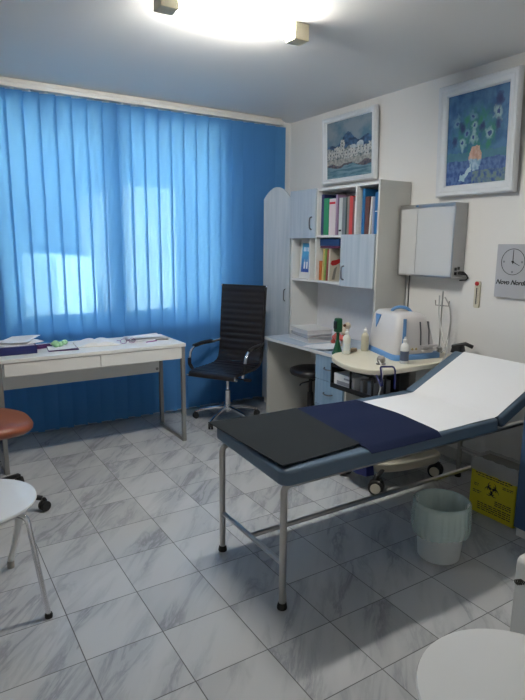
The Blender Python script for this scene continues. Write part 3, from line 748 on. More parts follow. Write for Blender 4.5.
# base
MB().prism(smoothpoly([(2.36, 2.36), (2.82, 2.30), (2.88, 2.36), (2.90, 2.58), (2.84, 2.66), (2.40, 2.68), (2.33, 2.60)], 2), .10, .165, top=1.04).obj('base_shroud', M['cream'], tr, bevel=.015, seg=3)
MB().prism(rrect(2.42, 2.86, 2.40, 2.62, .04), .165, .215).obj('base_cover', M['cream'], tr, bevel=.01)
MB().prism(smoothpoly([(2.24, 2.40), (2.36, 2.38), (2.40, 2.62), (2.28, 2.66)], 1), .10, .20, top=.85).obj('foot_pedal', M['darkblue'], tr, bevel=.006)
for (x_, y_, a) in ((2.31, 2.345, 1.25), (2.83, 2.335, 1.1), (2.34, 2.68, .3), (2.86, 2.66, .5)):
    caster(tr, x_, y_, a+PI/2-.6, .048, 'rubber', 'cream', world=True)
    MB().tube([(x_, y_, .078), (x_, y_, .11), ((x_+2.62)/2, (y_+2.5)/2, .12)], .014, 8).obj('caster_arm', M['black'], tr)
# probe holder loop and transducer
MB().tube([(2.275, 2.30, .70), (2.272, 2.315, .79), (2.275, 2.325, .81), (2.345, 2.29, .81), (2.352, 2.28, .79), (2.345, 2.27, .68)], .0055, 10, smooth=.02).obj('holder_loop', M['darkblue'], tr)
MB().tube([(2.265, 2.30, .70), (2.285, 2.34, .72), (2.30, 2.38, .745)], .005, 8).obj('holder_bracket', M['darkblue'], tr)
# IV style pole
px_, py_ = 3.10, 2.60
pole = MB(); pole.tube([(px_, py_, TZ), (px_, py_, 1.20)], .0055, 10); pole.lathe([(.02, TZ), (.018, TZ+.03), (.008, TZ+.04)], (px_, py_, 0), 14); po = pole.obj('accessory_pole', M['steel'], tr)
hk = MB()
for s in (-1, 1): hk.tube([(px_, py_, 1.10), (px_+.012*s, py_-.045*s, 1.10), (px_+.012*s, py_-.05*s, 1.135)], .004, 8)
hk.obj('hook', M['greymetal'], po)
cb = MB(); cb.tube([(3.105, 2.585, 1.16), (3.12, 2.55, 1.10), (3.13, 2.54, .98), (3.115, 2.545, .87), (3.06, 2.52, .81), (2.98, 2.48, .80)], .0045, 8, smooth=.05); cb.tube([(3.08, 2.61, 1.17), (3.06, 2.59, 1.05), (3.00, 2.50, .90), (2.90, 2.36, .83), (2.80, 2.337, .76), (2.68, 2.339, .66), (2.60, 2.36, .55)], .005, 8, smooth=.06); cb.obj('cable', simple('grey_cable', (.45, .45, .44)), tr)
ab = MB(); ab.M = Matrix.Translation((3.12, 2.46, .80)); ab.prism(rrect(-.03, .03, -.05, .04, .01), -.01, .04, top=.8); ab.tube([(-.02, .03, .03), (0, -.06, .06), (.03, -.10, .04)], .014, 8); ab.tube([(0, -.05, -.01), (.02, -.08, -.05)], .02, 8)
ab.obj('handle_grip', M['black'], tr, bevel=.003)
lc = MB(); lc.tube([(2.42, 2.49, TZ+.03), (2.36, 2.40, TZ+.012), (2.30, 2.325, TZ-.01), (2.27, 2.315, .65), (2.25, 2.345, .55)], .0045, 8, smooth=.03); lc.obj('probe_cable', simple('grey_cable', (.45, .45, .44)), tr)
pr = thing('probe', 'grey rounded probe resting near the front of cream trolley top', 'probe', (2.44, 2.49, TZ))
MB().lathe([(.03, .002), (.031, .006), (.01, .008)], (2.44, 2.49, TZ), 20).obj('base', simple('grey_probe', (.22, .22, .22)), pr)
MB().lathe([(.010, .007), (.022, .014), (.027, .028), (.026, .042), (.016, .054), (.001, .057)], (2.44, 2.49, TZ), 20).obj('head', simple('grey_probe2', (.30, .29, .28)), pr)
# box in basket
bxo = thing('supply_box', 'white cardboard box in the black basket under trolley top', 'box', (2.38, 2.70, bz0+.006))
MB().box(2.325, 2.45, 2.60, 2.80, bz0+.0065, bz0+.10).obj('carton', M['paper'], bxo, bevel=.001)
MB().box(2.3238, 2.325, 2.63, 2.77, bz0+.03, bz0+.055).obj('box_print', simple('grey_label', (.35, .36, .4)), bxo)
MB().box(2.3238, 2.325, 2.62, 2.70, bz0+.07, bz0+.082).obj('box_print', simple('grey_label', (.35, .36, .4)), bxo)
b7 = MB().prism(rrect(2.34, 2.50, 2.45, 2.50, .01), bz0+.0065, bz0+.10).obj('glove_pack', simple('grey_label2', (.26, .27, .30)), bevel=.003); tag(b7, 'grey pack in the basket right of white cardboard box', 'pack')
b7 = MB().prism(rrect(2.34, 2.50, 2.53, 2.57, .01), bz0+.0065, bz0+.095).obj('glove_pack', simple('grey_label3', (.32, .32, .33)), bevel=.003); tag(b7, 'pale grey pack between white box and darker grey pack', 'pack')

# ------------------------------------------------------------------ diagnostic device
dv = thing('medical_device', 'white and blue medical device with top handle on cream trolley', 'device', (2.75, 2.65, TZ))
F = Vector((2.585, 2.515)); u_ = Vector((math.cos(-.16), math.sin(-.16))); v_ = Vector((.33, .944)); LU, LV = .33, .44
def dp(a, b, z):  # a along right face, b along left face (0..1)
    p = F + u_*LU*a + v_*LV*b; return (p.x, p.y, TZ+z*.94)
def dring(z, ia, ib, a1=1.0, b1=1.0, r=.12):
    out = []
    for cx, cy, an in ((a1-ia-r, b1-ib-r, 0), (ia+r, b1-ib-r, 90), (ia+r, ib+r, 180), (a1-ia-r, ib+r, 270)):
        for k in range(5):
            t = math.radians(an+22.5*k); out.append(dp(cx+r*math.cos(t), cy+r*math.sin(t), z))
    return out
MB().loft([dring(.001, -.02, -.02, 1.12), dring(.03, -.02, -.02, 1.12), dring(.04, 0, 0, 1.08)]).obj('base_tray', M['blueplastic'], dv, angle=50)
MB().loft([dring(.04, .0, .0, .98), dring(.10, .0, .0, .98), dring(.20, .03, .02, .93), dring(.285, .07, .05, .86), dring(.31, .12, .09, .82), dring(.315, .2, .16, .76, r=.1)]).obj('casing', M['creamw'], dv, angle=50)
# blue corner wedge on left face, blue stripe near front corner
def on_left(b, z, off=.004, ins=0):
    t = z; base = .0 if z < .10 else .03*(z-.1)/.1 if z < .2 else .03+.04*(z-.2)/.085
    p = F + u_*(LU*base - off) + v_*LV*b; return (p.x, p.y, TZ+z*.94)
wd_ = MB(); wd_.loft([[on_left(.80, .285, o_), on_left(.62, .285, o_), on_left(.72, .19, o_)] for o_ in (.006, -.01)]); wd_.obj('blue_wedge', M['blueplastic'], dv)
def on_front(a, z, off=.004):
    base = 0 if z < .1 else .02*(z-.1)/.1 if z < .2 else .02+.03*(z-.2)/.085
    p = F + u_*LU*a + v_*(LV*base) - Vector((.944, -.33)).orthogonal()*0 ; n_ = Vector((u_.y, -u_.x))
    p = p + n_*off; return (p.x, p.y, TZ+z*.94)
st_ = MB(); zs = [.04, .1, .2, .285]
ra = [[on_front(.12+z*.25, z, .004), on_front(.20+z*.22, z, .004), on_front(.20+z*.22, z, -.012), on_front(.12+z*.25, z, -.012)] for z in zs]
st_.loft(ra); st_.obj('blue_stripe', M['blueplastic'], dv)
for a_ in (.58, .78):
    s_ = MB(); s_.loft([[on_front(a_, .10, .003), on_front(a_+.03, .10, .003), on_front(a_+.03, .10, -.01), on_front(a_, .10, -.01)], [on_front(a_, .19, .003), on_front(a_+.03, .19, .003), on_front(a_+.03, .19, -.01), on_front(a_, .19, -.01)], [on_front(a_-.01, .26, .003), on_front(a_+.02, .26, .003), on_front(a_+.02, .26, -.01), on_front(a_-.01, .26, -.01)]]); s_.obj('air_vent', simple('vent_dark', (.10, .10, .11)), dv)
hb_ = MB(); hpts = [dp(.25, .55, .29), dp(.27, .52, .33), dp(.40, .48, .345), dp(.58, .42, .335), dp(.68, .40, .29)]
hb_.tube(hpts, .011, 10, smooth=.03); hb_.obj('carry_handle', M['blueplastic'], dv)
for i in range(2):
    kb = MB(); c_ = on_front(.40+.09*i, .075, .0); kb.M = Matrix.Translation(c_) @ Matrix.Rotation(-.16, 4, 'Z') @ Matrix.Rotation(PI/2, 4, 'X'); kb.lathe([(.007, -.004), (.007, .006), (.005, .008)], n=14); kb.obj('knob', simple('brassy', (.35, .28, .12)), dv)
for z_ in (.055, .085):
    s_ = MB(); s_.loft([[on_front(a_, z_, .0), on_front(a_, z_, .018), on_front(a_, z_+.014, .018), on_front(a_, z_+.014, .0)] for a_ in (.62, .98)]); s_.obj('output_slot', M['creamw'], dv)

def bottle(cx, cy, z, r, h, m, label, lab=None, capm=None, colname=''):
    b = thing('bottle', label, 'bottle', (cx, cy, z))
    MB().lathe([(r*.9, 0), (r, .005), (r, h*.62), (r*.9, h*.70), (r*.42, h*.78), (r*.42, h*.80)], (cx, cy, z), 24).obj('body', m, b)
    MB().lathe([(r*.5, h*.80), (r*.5, h*.90), (r*.28, h*.92), (r*.2, h)], (cx, cy, z), 18).obj('cap', capm or M['white'], b)
    if lab: MB().lathe([(r*1.015, h*lab[0]), (r*1.015, h*lab[1])], (cx, cy, z), 24, cap=False).obj('bottle_label', lab[2], b)
bottle(2.585, 2.435, TZ+.001, .027, .17, M['whitegloss'], 'white bottle with dark label at the front of trolley', (.12, .48, simple('dark_label', (.06, .08, .13))))
bottle(2.475, 2.86, TZ+.001, .027, .17, simple('milky_plastic', (.62, .64, .58), .3), 'milky white bottle at left end of trolley, near green instrument', (.15, .45, simple('pale_label', (.58, .62, .60))))
bottle(2.66, 2.88, TZ+.001, .027, .165, simple('creamy_plastic', (.55, .52, .40), .35), 'cream bottle between milky bottle and white device')
sb = MB().box(2.74, 2.76, 2.905, 2.93, TZ+.001, TZ+.02)
sb = MB(); sb.prism(rrect(2.545, 2.60, 2.89, 2.925, .005), TZ+.001, TZ+.024); tag(sb.obj('small_box', simple('tan_card', (.38, .28, .18)), bevel=.002), 'small brown packet between the two bottles on trolley', 'packet')

# ------------------------------------------------------------------ examination couch
ec = thing('examination_couch', 'slate blue examination couch on steel tube frame, head end raised', 'couch', (2.0, 2.0, 0))
PB, PT = .570, .64; YN, YFAR = 1.672, 2.335; XE = 1.155; XH = 2.49
cr_ = .045
ppoly = [(XH, YN), (XH, YFAR)] + [(XE+.035+cr_*(1-math.cos(t)) , YFAR-cr_+cr_*math.sin(t)) for t in [PI/2*(1-k/6) for k in range(7)]] + [(XE+cr_*(1-math.cos(t)), YN+cr_-cr_*math.sin(t)) for t in [PI/2*k/6 for k in range(7)]]
MB().prism(ppoly[::-1], PB, PT).obj('seat_pad', M['vinyl'], ec, bevel=.016, seg=4)
ang = math.radians(25); hl = .50
hd_ = MB(); hd_.M = Matrix.Translation((XH+.006, 0, PT-.035)) @ Matrix.Rotation(-ang, 4, 'Y')
hd_.box(.012, hl, YN, YFAR, -.035, .035); hd_.obj('head_pad', M['vinyl'], ec, bevel=.018, seg=4)
ZR = .551; R_ = .0145
for yy in (1.735, 2.265):
    rl = MB(); rl.tube([(1.26, yy, ZR), (2.91, yy, ZR)], R_, 12); rl.obj('side_rail', M['steel'], ec)
    for xx, s in ((1.2, 1), (2.97, -1)):
        l = MB(); l.tube([(xx+.07*s, yy, ZR), (xx, yy, ZR), (xx, yy, .015)], R_+.0008, 12, smooth=.06)
        lo = l.obj('leg', M['steel'], ec)
        MB().lathe([(.021, 0), (.022, .006), (.019, .022), (.0165, .028)], (xx, yy, 0), 18).obj('rubber_foot', M['rubber'], lo)
for xx in (1.2, 2.97):
    MB().tube([(xx, 1.735, .205), (xx, 2.265, .205)], .0115, 10).obj('end_stretcher', M['steel'], ec)
MB().tube([(1.2, 2.0, .205), (2.97, 2.0, .205)], .0125, 10).obj('centre_stretcher', M['steel'], ec)
MB().tube([(2.52, 1.79, .545), (2.62, 1.79, .57), (2.80, 1.79, .685)], .009, 8).tube([(2.52, 2.21, .545), (2.62, 2.21, .57), (2.80, 2.21, .685)], .009, 8).tube([(2.80, 1.79, .685), (2.80, 2.21, .685)], .009, 8).obj('head_bracket', M['steel'], ec)
for xx in (1.35, 1.9, 2.42): MB().box(xx-.015, xx+.015, 1.75, 2.25, .556, .570).obj('pad_slat', M['steel'], ec)

def cloth(name, m, grid, th, label, cat, parent=None):
    # grid: rows of points, thickened upward
    mb = MB(); n = len(grid); k = len(grid[0])
    T_ = [[mb.v((p[0], p[1], p[2]+th)) for p in r] for r in grid]; B_ = [[mb.v(p) for p in r] for r in grid]
    for i in range(n-1):
        for j in range(k-1):
            mb.f([T_[i][j], T_[i+1][j], T_[i+1][j+1], T_[i][j+1]]); mb.f([B_[i][j], B_[i][j+1], B_[i+1][j+1], B_[i+1][j]])
    for i in range(n-1): mb.f([B_[i][0], B_[i+1][0], T_[i+1][0], T_[i][0]]); mb.f([B_[i][-1], T_[i][-1], T_[i+1][-1], B_[i+1][-1]])
    for j in range(k-1): mb.f([B_[0][j], T_[0][j], T_[0][j+1], B_[0][j+1]]); mb.f([B_[-1][j], B_[-1][j+1], T_[-1][j+1], T_[-1][j]])
    return tag(mb.obj(name, m, angle=50), label, cat)
def quadgrid(c00, c10, c11, c01, n, k, zf):
    g = []
    for i in range(n+1):
        a = i/n; r = []
        for j in range(k+1):
            b = j/k
            x = (1-a)*(1-b)*c00[0]+a*(1-b)*c10[0]+a*b*c11[0]+(1-a)*b*c01[0]; y = (1-a)*(1-b)*c00[1]+a*(1-b)*c10[1]+a*b*c11[1]+(1-a)*b*c01[1]
            r.append((x, y, zf(x, y, a, b)))
        g.append(r)
    return g
def headz(x):
    # surface height of the pads along the couch
    if x < XH-.01: return PT+.0012
    t = min(x, 3.0)-XH
    return PT+.0045+t*math.tan(ang)
# paper over head pad and part of the seat
px0 = 1.93
gp = []
N = 40
for i in range(N+1):
    r = []
    for j in range(15):
        b = j/14; y = 1.69+(2.255-1.69)*b
        xs = 1.97 + .12*b
        x = xs+(2.925-xs)*i/N
        r.append((x, y, headz(x)+.0012*math.sin(14*x+3*b)*(1 if x < XH else .5)+.0015))
    gp.append(r)
cloth('couch_paper', M['paper'], gp, .0012, 'white couch roll paper covering the raised head end', 'paper sheet')
gn = quadgrid((1.60, 1.66), (2.035, 1.655), (2.07, 2.30), (1.58, 2.33), 26, 22, lambda x, y, a, b: PT+.0065+.0012*math.sin(9*x+5*y)+.001*math.sin(23*y+3*x) - (.018*max(0, (1.675-y)/.02) if y < 1.675 else 0))
gn = [[(x + .035*math.sin(PI*((y-1.66)/.65))*max(0, (x-1.85)/.2) , y, z) for x, y, z in r] for r in gn]
cloth('navy_sheet', M['navy'], gn, .0012, 'navy blue fabric sheet across the middle of couch', 'sheet')
gm = quadgrid((1.165, 1.70), (1.60, 1.735), (1.665, 2.31), (1.165, 2.345), 20, 18, lambda x, y, a, b: PT+.0095+.004*max(0, (.25-a)/.25)*max(0, (.5-b)/.5)+.0035*max(0, (x-1.5)/.1))
cloth('rubber_mat', M['mat_'], gm, .003, 'charcoal rubbery mat on the foot end of couch', 'mat')

# ------------------------------------------------------------------ bin
bcx, bcy = 2.095, 1.675
bn = thing('waste_bin', 'white plastic waste bin with pale green liner below couch edge', 'bin', (bcx, bcy, 0))
MB().lathe([(.095, 0), (.10, .004), (.125, .27), (.13, .275), (.13, .283), (.122, .283), (.12, .27), (.096, .008), (.001, .008)], (bcx, bcy, 0), 40, cap=False).obj('pail', M['binw'], bn, angle=50)
def lring(r, z, amp, n=180, ph=0): return [(bcx+(r+amp*math.sin(i*2*PI*30/n+ph)+amp*.6*math.sin(i*2*PI*7/n))*math.cos(2*PI*i/n), bcy+(r+amp*math.sin(i*2*PI*30/n+ph)+amp*.6*math.sin(i*2*PI*7/n))*math.sin(2*PI*i/n), z+.006*amp/.002*math.sin(i*2*PI*3/n+1)*(1 if z < .2 else .2)) for i in range(n)]
MB().loft([lring(.136, .135, .002), lring(.143, .17, .002), lring(.139, .22, .0015), lring(.137, .27, .001), lring(.137, .287, .001), lring(.128, .292, .001), lring(.116, .28, .0005), lring(.108, .20, .0005), lring(.098, .08, .0005), lring(.088, .02, .0003)], cap=False).obj('bin_liner', M['liner'], bn, angle=70)

# ------------------------------------------------------------------ yellow clinical waste box
yb = thing('clinical_waste_box', 'yellow biohazard cardboard waste box with plastic liner under couch head', 'box', (2.72, 1.78, 0))
YX0, YX1, YY0, YY1 = 2.645, 2.80, 1.64, 1.925
MB().box(YX0, YX1, YY0, YY1, 0, .255).obj('carton', M['yellow'], yb, bevel=.002)
def bring(z, e, n=12, amp=.004):
    P = [(YX0-e, YY0-e), (YX1+e, YY0-e), (YX1+e, YY1+e), (YX0-e, YY1+e)]; out = []
    for k in range(4):
        a, b = P[k], P[(k+1) % 4]
        for i in range(n):
            t = i/n; w_ = amp*math.sin(i*2.1+z*40+k); out.append((a[0]*(1-t)+b[0]*t+w_*(abs(b[1]-a[1]) > .2), a[1]*(1-t)+b[1]*t+w_*(abs(b[0]-a[0]) > .1), z+.4*w_))
    return out
MB().loft([bring(.248, .004), bring(.275, .005), bring(.30, .003), bring(.325, .0), bring(.328, -.008), bring(.30, -.012), bring(.262, -.012)], cap=False).obj('liner', M['clearbag'], yb, angle=60)
MB().box(YX0+.012, YX1-.012, YY0+.012, YY1-.012, .256, .312).obj('lid_flap', simple('dark_flap', (.16, .15, .12)), yb)
# biohazard symbol in the local plane (a: to the right as seen, b: up)
def arc(mb, cx, cy, r0, r1, a0, a1, X, n=24, off=(0, 0)):
    P0 = []; P1 = []
    for i in range(n+1):
        t = a0+(a1-a0)*i/n
        P0.append((cx+r0*math.cos(t)+off[0], cy+r0*math.sin(t)+off[1])); P1.append((cx+r1*math.cos(t), cy+r1*math.sin(t)))
    for i in range(n):
        q = [P0[i], P0[i+1], P1[i+1], P1[i]]
        mb.prism(q, X-.0009, X-.0002, 'x')
bio = MB(); cyy, czz = 1.785, .165
for k in range(3):
    a = PI/2 + k*2*PI/3
    ccx, ccy = cyy+.021*math.cos(a), czz+.021*math.sin(a)
    g0 = a + .42; g1 = a + 2*PI - .42
    P0 = []; P1 = []; n_ = 30
    for i in range(n_+1):
        t = g0+(g1-g0)*i/n_; m_ = math.sin(PI*i/n_)**.7
        ro = .0265; ri = .0265-.0085*m_
        sh = .0
        P0.append((ccx+ro*math.cos(t), ccy+ro*math.sin(t))); P1.append((ccx+ri*math.cos(t)+.002*math.cos(a)*m_, ccy+ri*math.sin(t)+.002*math.sin(a)*m_))
    for i in range(n_):
        dcen = math.hypot((P0[i][0]+P1[i][0])/2-cyy, (P0[i][1]+P1[i][1])/2-czz)
        if dcen > .0075: bio.prism([P0[i], P0[i+1], P1[i+1], P1[i]], YX0-.0012, YX0-.0002, 'x')
for k in range(3):
    a = PI/2 + k*2*PI/3; arc(bio, cyy, czz, .024, .029, a+.35+PI/3-PI/3, a+2*PI/3-.35, YX0, 16)
bio.obj('biohazard_symbol', M['ink'], yb)
rnd = random.Random(3)
def textrow(y1, y0, z, h):
    y = y1; tx = MB()
    while y > y0:
        l = rnd.uniform(.008, .028); tx.box(YX0-.001, YX0-.0002, max(y-l, y0), y, z, z+h); y -= l+.005
    tx.obj('text_line', M['ink'], yb)
textrow(1.895, 1.665, .236, .006); textrow(1.88, 1.68, .224, .005); textrow(1.72, 1.655, .205, .004); textrow(1.72, 1.66, .196, .004)
textrow(1.905, 1.85, .128, .005); textrow(1.905, 1.86, .118, .004)
for i in range(3): textrow(1.76, 1.66, .105-.011*i, .005)
for i in range(4): textrow(1.87, 1.66, .065-.012*i, .005)
textrow(1.90, 1.87, .170, .004); textrow(1.90, 1.875, .160, .004)


# ------------------------------------------------------------------ wall things
def pic(label, y0, y1, z0, z1, tilt, fn, fw, name='framed_painting'):
    p = thing(name, label, 'picture', (XR-.05, (y0+y1)/2, z0)); W_ = y1-y0; H_ = z1-z0
    T = Matrix.Translation((XR-.045, (y0+y1)/2, z0)) @ Matrix.Rotation(-tilt, 4, 'Y')
    f = MB(); f.M = T
    # mitred moulding with stepped profile
    prof = [(0, .03), (0, 0.0), (.008, -.012), (fw*.35, -.012), (fw*.5, -.004), (fw*.85, -.002), (fw, .008), (fw, .03)]
    rings = []
    for d, x in prof: rings.append([(x, -W_/2+d, d), (x, W_/2-d, d), (x, W_/2-d, H_-d), (x, -W_/2+d, H_-d)])
    f.loft(rings, cap=False); f.box(.026, .03, -W_/2+.01, W_/2-.01, .01, H_-.01)
    f.obj('frame', M['frame'], p, angle=20)
    painting('canvas', p, T @ Matrix.Translation((.014, 0, fw*.95)), W_-2*fw*.95, H_-2*fw*.95, fn, 90, 110)
    return p
from mathutils import noise as mn
def fb(u, v, s, o=0): return mn.fractal(Vector((u*s+o, v*s, o)), 1.0, 2.0, 4)
def town(u, v):
    # brushy seaside town: sky, dark hill, pale houses, quay, water
    U = u+.02*fb(u, v, 9, 3); V = v+.02*fb(u, v, 9, 8); n_ = fb(u, v, 22, 1)
    c = lerp((.10, .20, .27), (.24, .29, .33), .5+1.2*fb(u, v, 4, 5)+.2*(V-.7))
    hill = .56 + .19*math.exp(-((U-.50)/.20)**2) + .10*math.exp(-((U-.92)/.10)**2) + .03*math.sin(U*17)
    if V < hill: c = lerp((.022, .05, .11), (.07, .16, .30), .45+1.1*fb(u, v, 12, 2))
    if V < .50+.04*math.sin(U*13+1): c = lerp((.09, .13, .14), (.36, .37, .35), .5+1.3*n_)
    for (a, w_, b, t) in ((.10, .08, .34, .50), (.27, .10, .36, .55), (.36, .045, .40, .66), (.45, .07, .33, .46), (.60, .10, .34, .49), (.74, .07, .38, .53), (.88, .06, .33, .50), (.96, .05, .40, .55)):
        if abs(U-a) < w_ and b < V < t:
            c = lerp((.40, .42, .42), (.62, .60, .55), .5+1.5*n_)
            if (int((U-a+1)*46) % 3 == 0) and (int(V*34) % 2 == 0): c = (.12, .14, .15)
    for a, b in ((.60, .49), (.74, .53)):
        if ((U-a)/.075)**2+((V-b)/.06)**2 < 1 and V > b-.005: c = lerp((.40, .48, .52), (.60, .63, .63), .5+n_)
    if V < .33: c = lerp((.26, .27, .26), (.48, .45, .40), .5+1.2*n_)
    if V < .235+.025*math.sin(U*16)+.02*n_: c = lerp((.05, .05, .08), (.16, .12, .13), .5+n_)
    if V < .20+.03*math.sin(U*11+2): c = lerp((.07, .17, .23), (.20, .32, .37), .5+1.2*fb(u*.5, v*3, 9, 6))
    return c
def flowers(u, v):
    U = u+.025*fb(u, v, 8, 3); V = v+.025*fb(u, v, 8, 9); n_ = fb(u, v, 20, 1)
    c = lerp((.025, .10, .24), (.07, .19, .36), .5+1.2*fb(u, v, 7, 4))
    rr_ = ((U-.50)/.44)**2+((V-.58)/.30)**2
    if rr_ < 1.0: c = lerp(c, (.03, .20, .16), min(1, (1.0-rr_)*1.6)*(.55+.9*fb(u, v, 10, 7)))
    if V < .36: c = lerp(c, (.07, .21, .21), .6)
    if V < .27: c = lerp((.03, .08, .25), (.10, .18, .38), .5+1.3*n_)
    if V < .14 and U > .45: c = lerp(c, (.16, .24, .20), .5+n_)
    for (a, b, q, k) in ((.18, .69, .065, 0), (.44, .73, .06, 0), (.46, .63, .05, 1), (.83, .72, .075, 1), (.26, .62, .05, 2), (.28, .46, .06, 1), (.45, .50, .06, 1), (.71, .52, .06, 1), (.14, .49, .045, 2), (.59, .61, .055, 2), (.84, .86, .07, 2), (.83, .60, .055, 2), (.34, .56, .045, 0), (.70, .41, .05, 3), (.34, .70, .05, 3), (.55, .68, .05, 3)):
        d = math.hypot(U-a, (V-b)*.85)/q*(1+.5*n_)
        if d < 1:
            k2 = [(.16, .30, .42), (.34, .50, .52), (.015, .03, .13), (.03, .22, .12)][k]
            if k < 2 and d < .35: k2 = (.03, .07, .24)
            c = lerp(k2, c, d*d*.8)
    w_ = .075+.03*math.sin((V-.20)*15)
    if .15 < V < .41 and abs(U-.50) < w_: c = lerp((.50, .28, .20), (.66, .46, .36), .5+n_) if V > .27 else lerp((.18, .32, .46), (.42, .56, .66), .5+1.2*n_)
    if abs(U-.37) < .06 and abs(V-.14-(U-.37)*.9) < .035: c = (.45, .60, .64)
    if abs(U-.29) < .05 and abs(V-.075) < .035: c = (.36, .52, .58)
    return c
pic('smaller white-framed painting of pale seaside town above the bookcase', 3.385, 4.04, 2.02, 2.565, math.radians(2.5), town, .045)
pic('larger white-framed painting of blue flowers in vase, right of bookcase', 2.165, 2.765, 1.835, 2.545, math.radians(2.5), flowers, .072)

lb = thing('light_box', 'grey metal X-ray viewing box on the wall right of bookcase', 'light box', (3.14, 2.77, 1.29))
LX = 3.08
MB().box(LX+.004, XR, 2.522, 3.012, 1.292, 1.79).obj('housing', M['silver'], lb, bevel=.003)
fm = MB(); fm.box(LX-.004, LX+.004, 2.522, 3.012, 1.292, 1.304); fm.box(LX-.006, LX+.004, 2.522, 3.012, 1.765, 1.79); fm.box(LX-.004, LX+.004, 2.522, 2.532, 1.304, 1.765); fm.box(LX-.004, LX+.004, 3.002, 3.012, 1.304, 1.765)
fm.obj('screen_frame', M['steel'], lb)
MB().box(LX-.001, LX+.006, 2.532, 2.849, 1.304, 1.765).obj('screen', M['lbscreen'], lb); MB().box(LX-.001, LX+.006, 2.853, 3.002, 1.304, 1.765).obj('screen', M['lbscreen'], lb)
MB().box(LX-.016, LX-.005, 2.83, 2.86, 1.772, 1.786).obj('film_clip', M['chrome'], lb, bevel=.002)
for x_, z_ in ((3.105, 1.345), (3.135, 1.35), (3.105, 1.315)):
    MB().box(x_, x_+.02, 2.517, 2.5225, z_-.002, z_+.018).obj('switch', M['black'], lb, bevel=.001)
MB().tube([(3.155, 2.524, 1.325), (3.155, 2.49, 1.325), (3.165, 2.47, 1.315), (3.185, 2.47, 1.295), (3.19, 2.49, 1.28), (3.19, 2.54, 1.275)], [.013, .013, .006, .005, .005, .005], 10).obj('power_cord', M['black'], lb)
wcb = MB(); wcb.tube([(3.193, 3.0, 1.29), (3.193, 3.005, 1.2), (3.193, 3.0, .80), (3.193, 3.0, .12)], .005, 8); tag(wcb.obj('wall_cable', simple('grey_dark', (.1, .1, .1))), 'thin dark cable running down wall beneath the light box', 'cable')

th_ = thing('wall_thermometer', 'small cream room thermometer with red top on right wall', 'thermometer', (3.19, 2.39, 1.11))
MB().prism(rrect(2.372, 2.412, 1.10, 1.278, .012), 3.184, XR, 'x').obj('plate', M['cream'], th_, bevel=.002)
rb = MB(); rb.M = Matrix.Translation((3.184, 2.392, 1.262)) @ Matrix.Rotation(-PI/2, 4, 'Y'); rb.lathe([(.014, 0), (.014, .008), (.009, .012)], n=18); rb.obj('red_knob', M['red'], th_)
MB().box(3.181, 3.184, 2.390, 2.395, 1.125, 1.235).obj('glass_tube', M['ink'], th_)
sc_ = MB()
for i in range(14): sc_.box(3.1832, 3.1839, 2.377 if i % 2 else 2.38, 2.387, 1.13+i*.0075, 1.1312+i*.0075)
sc_.obj('scale_marks', M['ink'], th_)

ck = thing('wall_clock', 'square pale grey wall clock with thin black dial circle', 'clock', (3.18, 2.11, 1.19))
CKX = 3.178
MB().prism(rrect(1.935, 2.258, 1.188, 1.52, .006), CKX, XR, 'x').obj('face_board', M['clock'], ck, bevel=.002)
cky, ckz = 2.142, 1.412
r_ = MB(); arc(r_, cky, ckz, .078, .0815, 0, 2*PI, CKX, 60); r_.obj('dial_ring', M['ink'], ck)
def hand(mb, a, l, w_, tail=0):  # a clockwise from 12 as seen from the room (right = -y)
    d = Vector((-math.sin(a), math.cos(a))); n_ = Vector((d.y, -d.x))*w_
    P = [Vector((cky, ckz))-d*tail-n_, Vector((cky, ckz))-d*tail+n_, Vector((cky, ckz))+d*l+n_*.5, Vector((cky, ckz))+d*l-n_*.5]
    mb.prism([(p.x, p.y) for p in P], CKX-.003, CKX-.0015, 'x'); return mb
hand(MB(), 0, .074, .0022, .012).obj('minute_hand', M['ink'], ck)
hand(MB(), math.radians(115), .052, .0026, .01).obj('hour_hand', M['ink'], ck)
mk = MB()
for k in (3, 6, 9):
    a = k*PI/6; d = Vector((-math.sin(a), math.cos(a))); c0 = Vector((cky, ckz))+d*.062
    mk.prism([(c0.x-.006, c0.y-.006), (c0.x+.006, c0.y-.006), (c0.x+.006, c0.y+.006), (c0.x-.006, c0.y+.006)], CKX-.0008, CKX-.0001, 'x')
mk.obj('hour_marks', simple('mid_grey_print', (.22, .23, .25)), ck)
bs_ = MB(); bs_.M = Matrix.Translation((CKX-.0015, cky, ckz)) @ Matrix.Rotation(-PI/2, 4, 'Y'); bs_.lathe([(.007, 0), (.006, .004)], n=16); bs_.obj('hub_cap', M['ink'], ck)
cu = bpy.data.curves.new('lettering', 'FONT'); cu.body = 'Novo Nordisk'; cu.size = .040; cu.shear = .35; cu.extrude = .0004; cu.align_x = 'LEFT'; cu.offset = .0013
to = bpy.data.objects.new('lettering_source', cu); C.objects.link(to); bpy.context.view_layer.update()
me = bpy.data.meshes.new_from_object(to.evaluated_get(bpy.context.evaluated_depsgraph_get()))
bpy.data.objects.remove(to)
Tt = Matrix(((0, 0, -1, CKX-.0005), (-1, 0, 0, 2.25), (0, 1, 0, 1.272), (0, 0, 0, 1)))
me.transform(Tt); me.materials.clear(); me.materials.append(M['ink'])
lo_ = bpy.data.objects.new('lettering', me); C.objects.link(lo_); attach(lo_, ck)

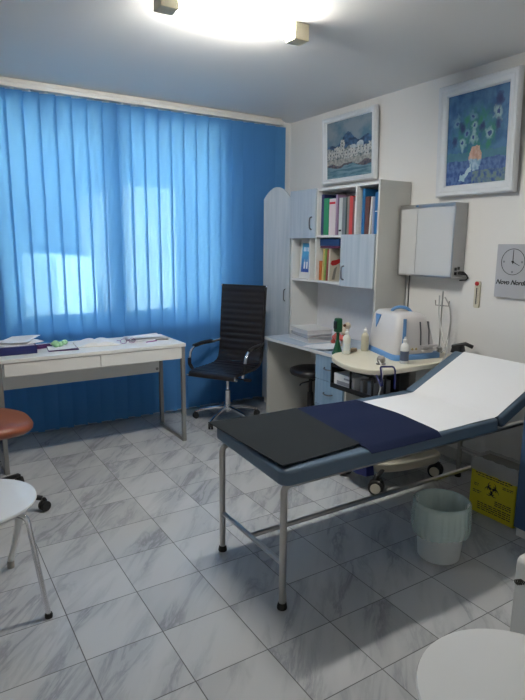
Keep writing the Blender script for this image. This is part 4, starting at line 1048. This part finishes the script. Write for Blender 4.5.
# ------------------------------------------------------------------ ceiling lamp
lt = thing('fluorescent_lamp', 'lit fluorescent ceiling lamp with cream end caps', 'lamp', (1.47, 2.6, H))
MB().box(1.08, 1.87, 2.575, 2.645, H-.022, H-.001).obj('housing', M['rail'], lt)
for x0 in (1.06, 1.795): MB().box(x0, x0+.09, 2.565, 2.655, H-.085, H-.002).obj('end_cap', simple('yellowed_cap', (.74, .68, .50)), lt, bevel=.004)
tube_m = mat('lit_tube', (1, 1, 1), .4, emit=(1.0, .97, .90), estr=LAMP if 'LAMP' in globals() else 95)
rings = []
for i in range(2):
    x = (1.15, 1.795)[i]; rings.append([(x, 2.61+.042*math.cos(t), H-.042-.036*math.sin(t)) for t in [2*PI*k/20 for k in range(20)]])
MB().loft(rings).obj('diffuser', tube_m, lt)
# second identical lamp further back in the room, above the photographer
##l2 = copy_tree(lt); l2.location = (1.47, .2, H); l2['label'] = 'second fluorescent ceiling lamp, above and behind the photographer'

# ------------------------------------------------------------------ daylight
wd = bpy.data.worlds.new('sky'); sc.world = wd; wd.use_nodes = True; nt = wd.node_tree; n = nt.nodes
bg = n['Background']; sk = n.new('ShaderNodeTexSky'); sk.sky_type = 'NISHITA'; sk.sun_disc = False; sk.sun_elevation = math.radians(40); sk.sun_rotation = math.radians(200); sk.air_density = 1.2; sk.dust_density = 6
nt.links.new(sk.outputs[0], bg.inputs[0]); bg.inputs[1].default_value = .7
sun = bpy.data.lights.new('sun', 'SUN'); sun.energy = 110; sun.angle = .01; sun.color = (1, .96, .9)
so = bpy.data.objects.new('sun', sun); C.objects.link(so); so.rotation_euler = (math.radians(48), 0, math.radians(-25))

# ------------------------------------------------------------------ camera
f_, yaw, pitch, roll, hcam = 557.68, .5614565, .1874106, .0089867, 1.50609
cy, sy = math.cos(yaw), math.sin(yaw); cp_, sp__ = math.cos(pitch), math.sin(pitch)
fw = Vector((sy*cp_, cy*cp_, -sp__)); rt = Vector((cy, -sy, 0)); upv = rt.cross(fw)
cr, sr = math.cos(roll), math.sin(roll)
r2 = rt*cr + upv*sr; u2 = -rt*sr + upv*cr
cam = bpy.data.cameras.new('camera'); cam.sensor_fit = 'VERTICAL'; cam.sensor_height = 24; cam.lens = 24*f_/700; cam.clip_start = .02
co = bpy.data.objects.new('camera', cam); C.objects.link(co)
Mx = Matrix.Identity(4)
for i in range(3): Mx[i][0] = r2[i]; Mx[i][1] = u2[i]; Mx[i][2] = -fw[i]
Mx[2][3] = hcam
co.matrix_world = Mx
sc.camera = co
sc.view_settings.view_transform = 'Standard'; sc.view_settings.look = 'None'; sc.view_settings.exposure = .85; sc.view_settings.gamma = 1
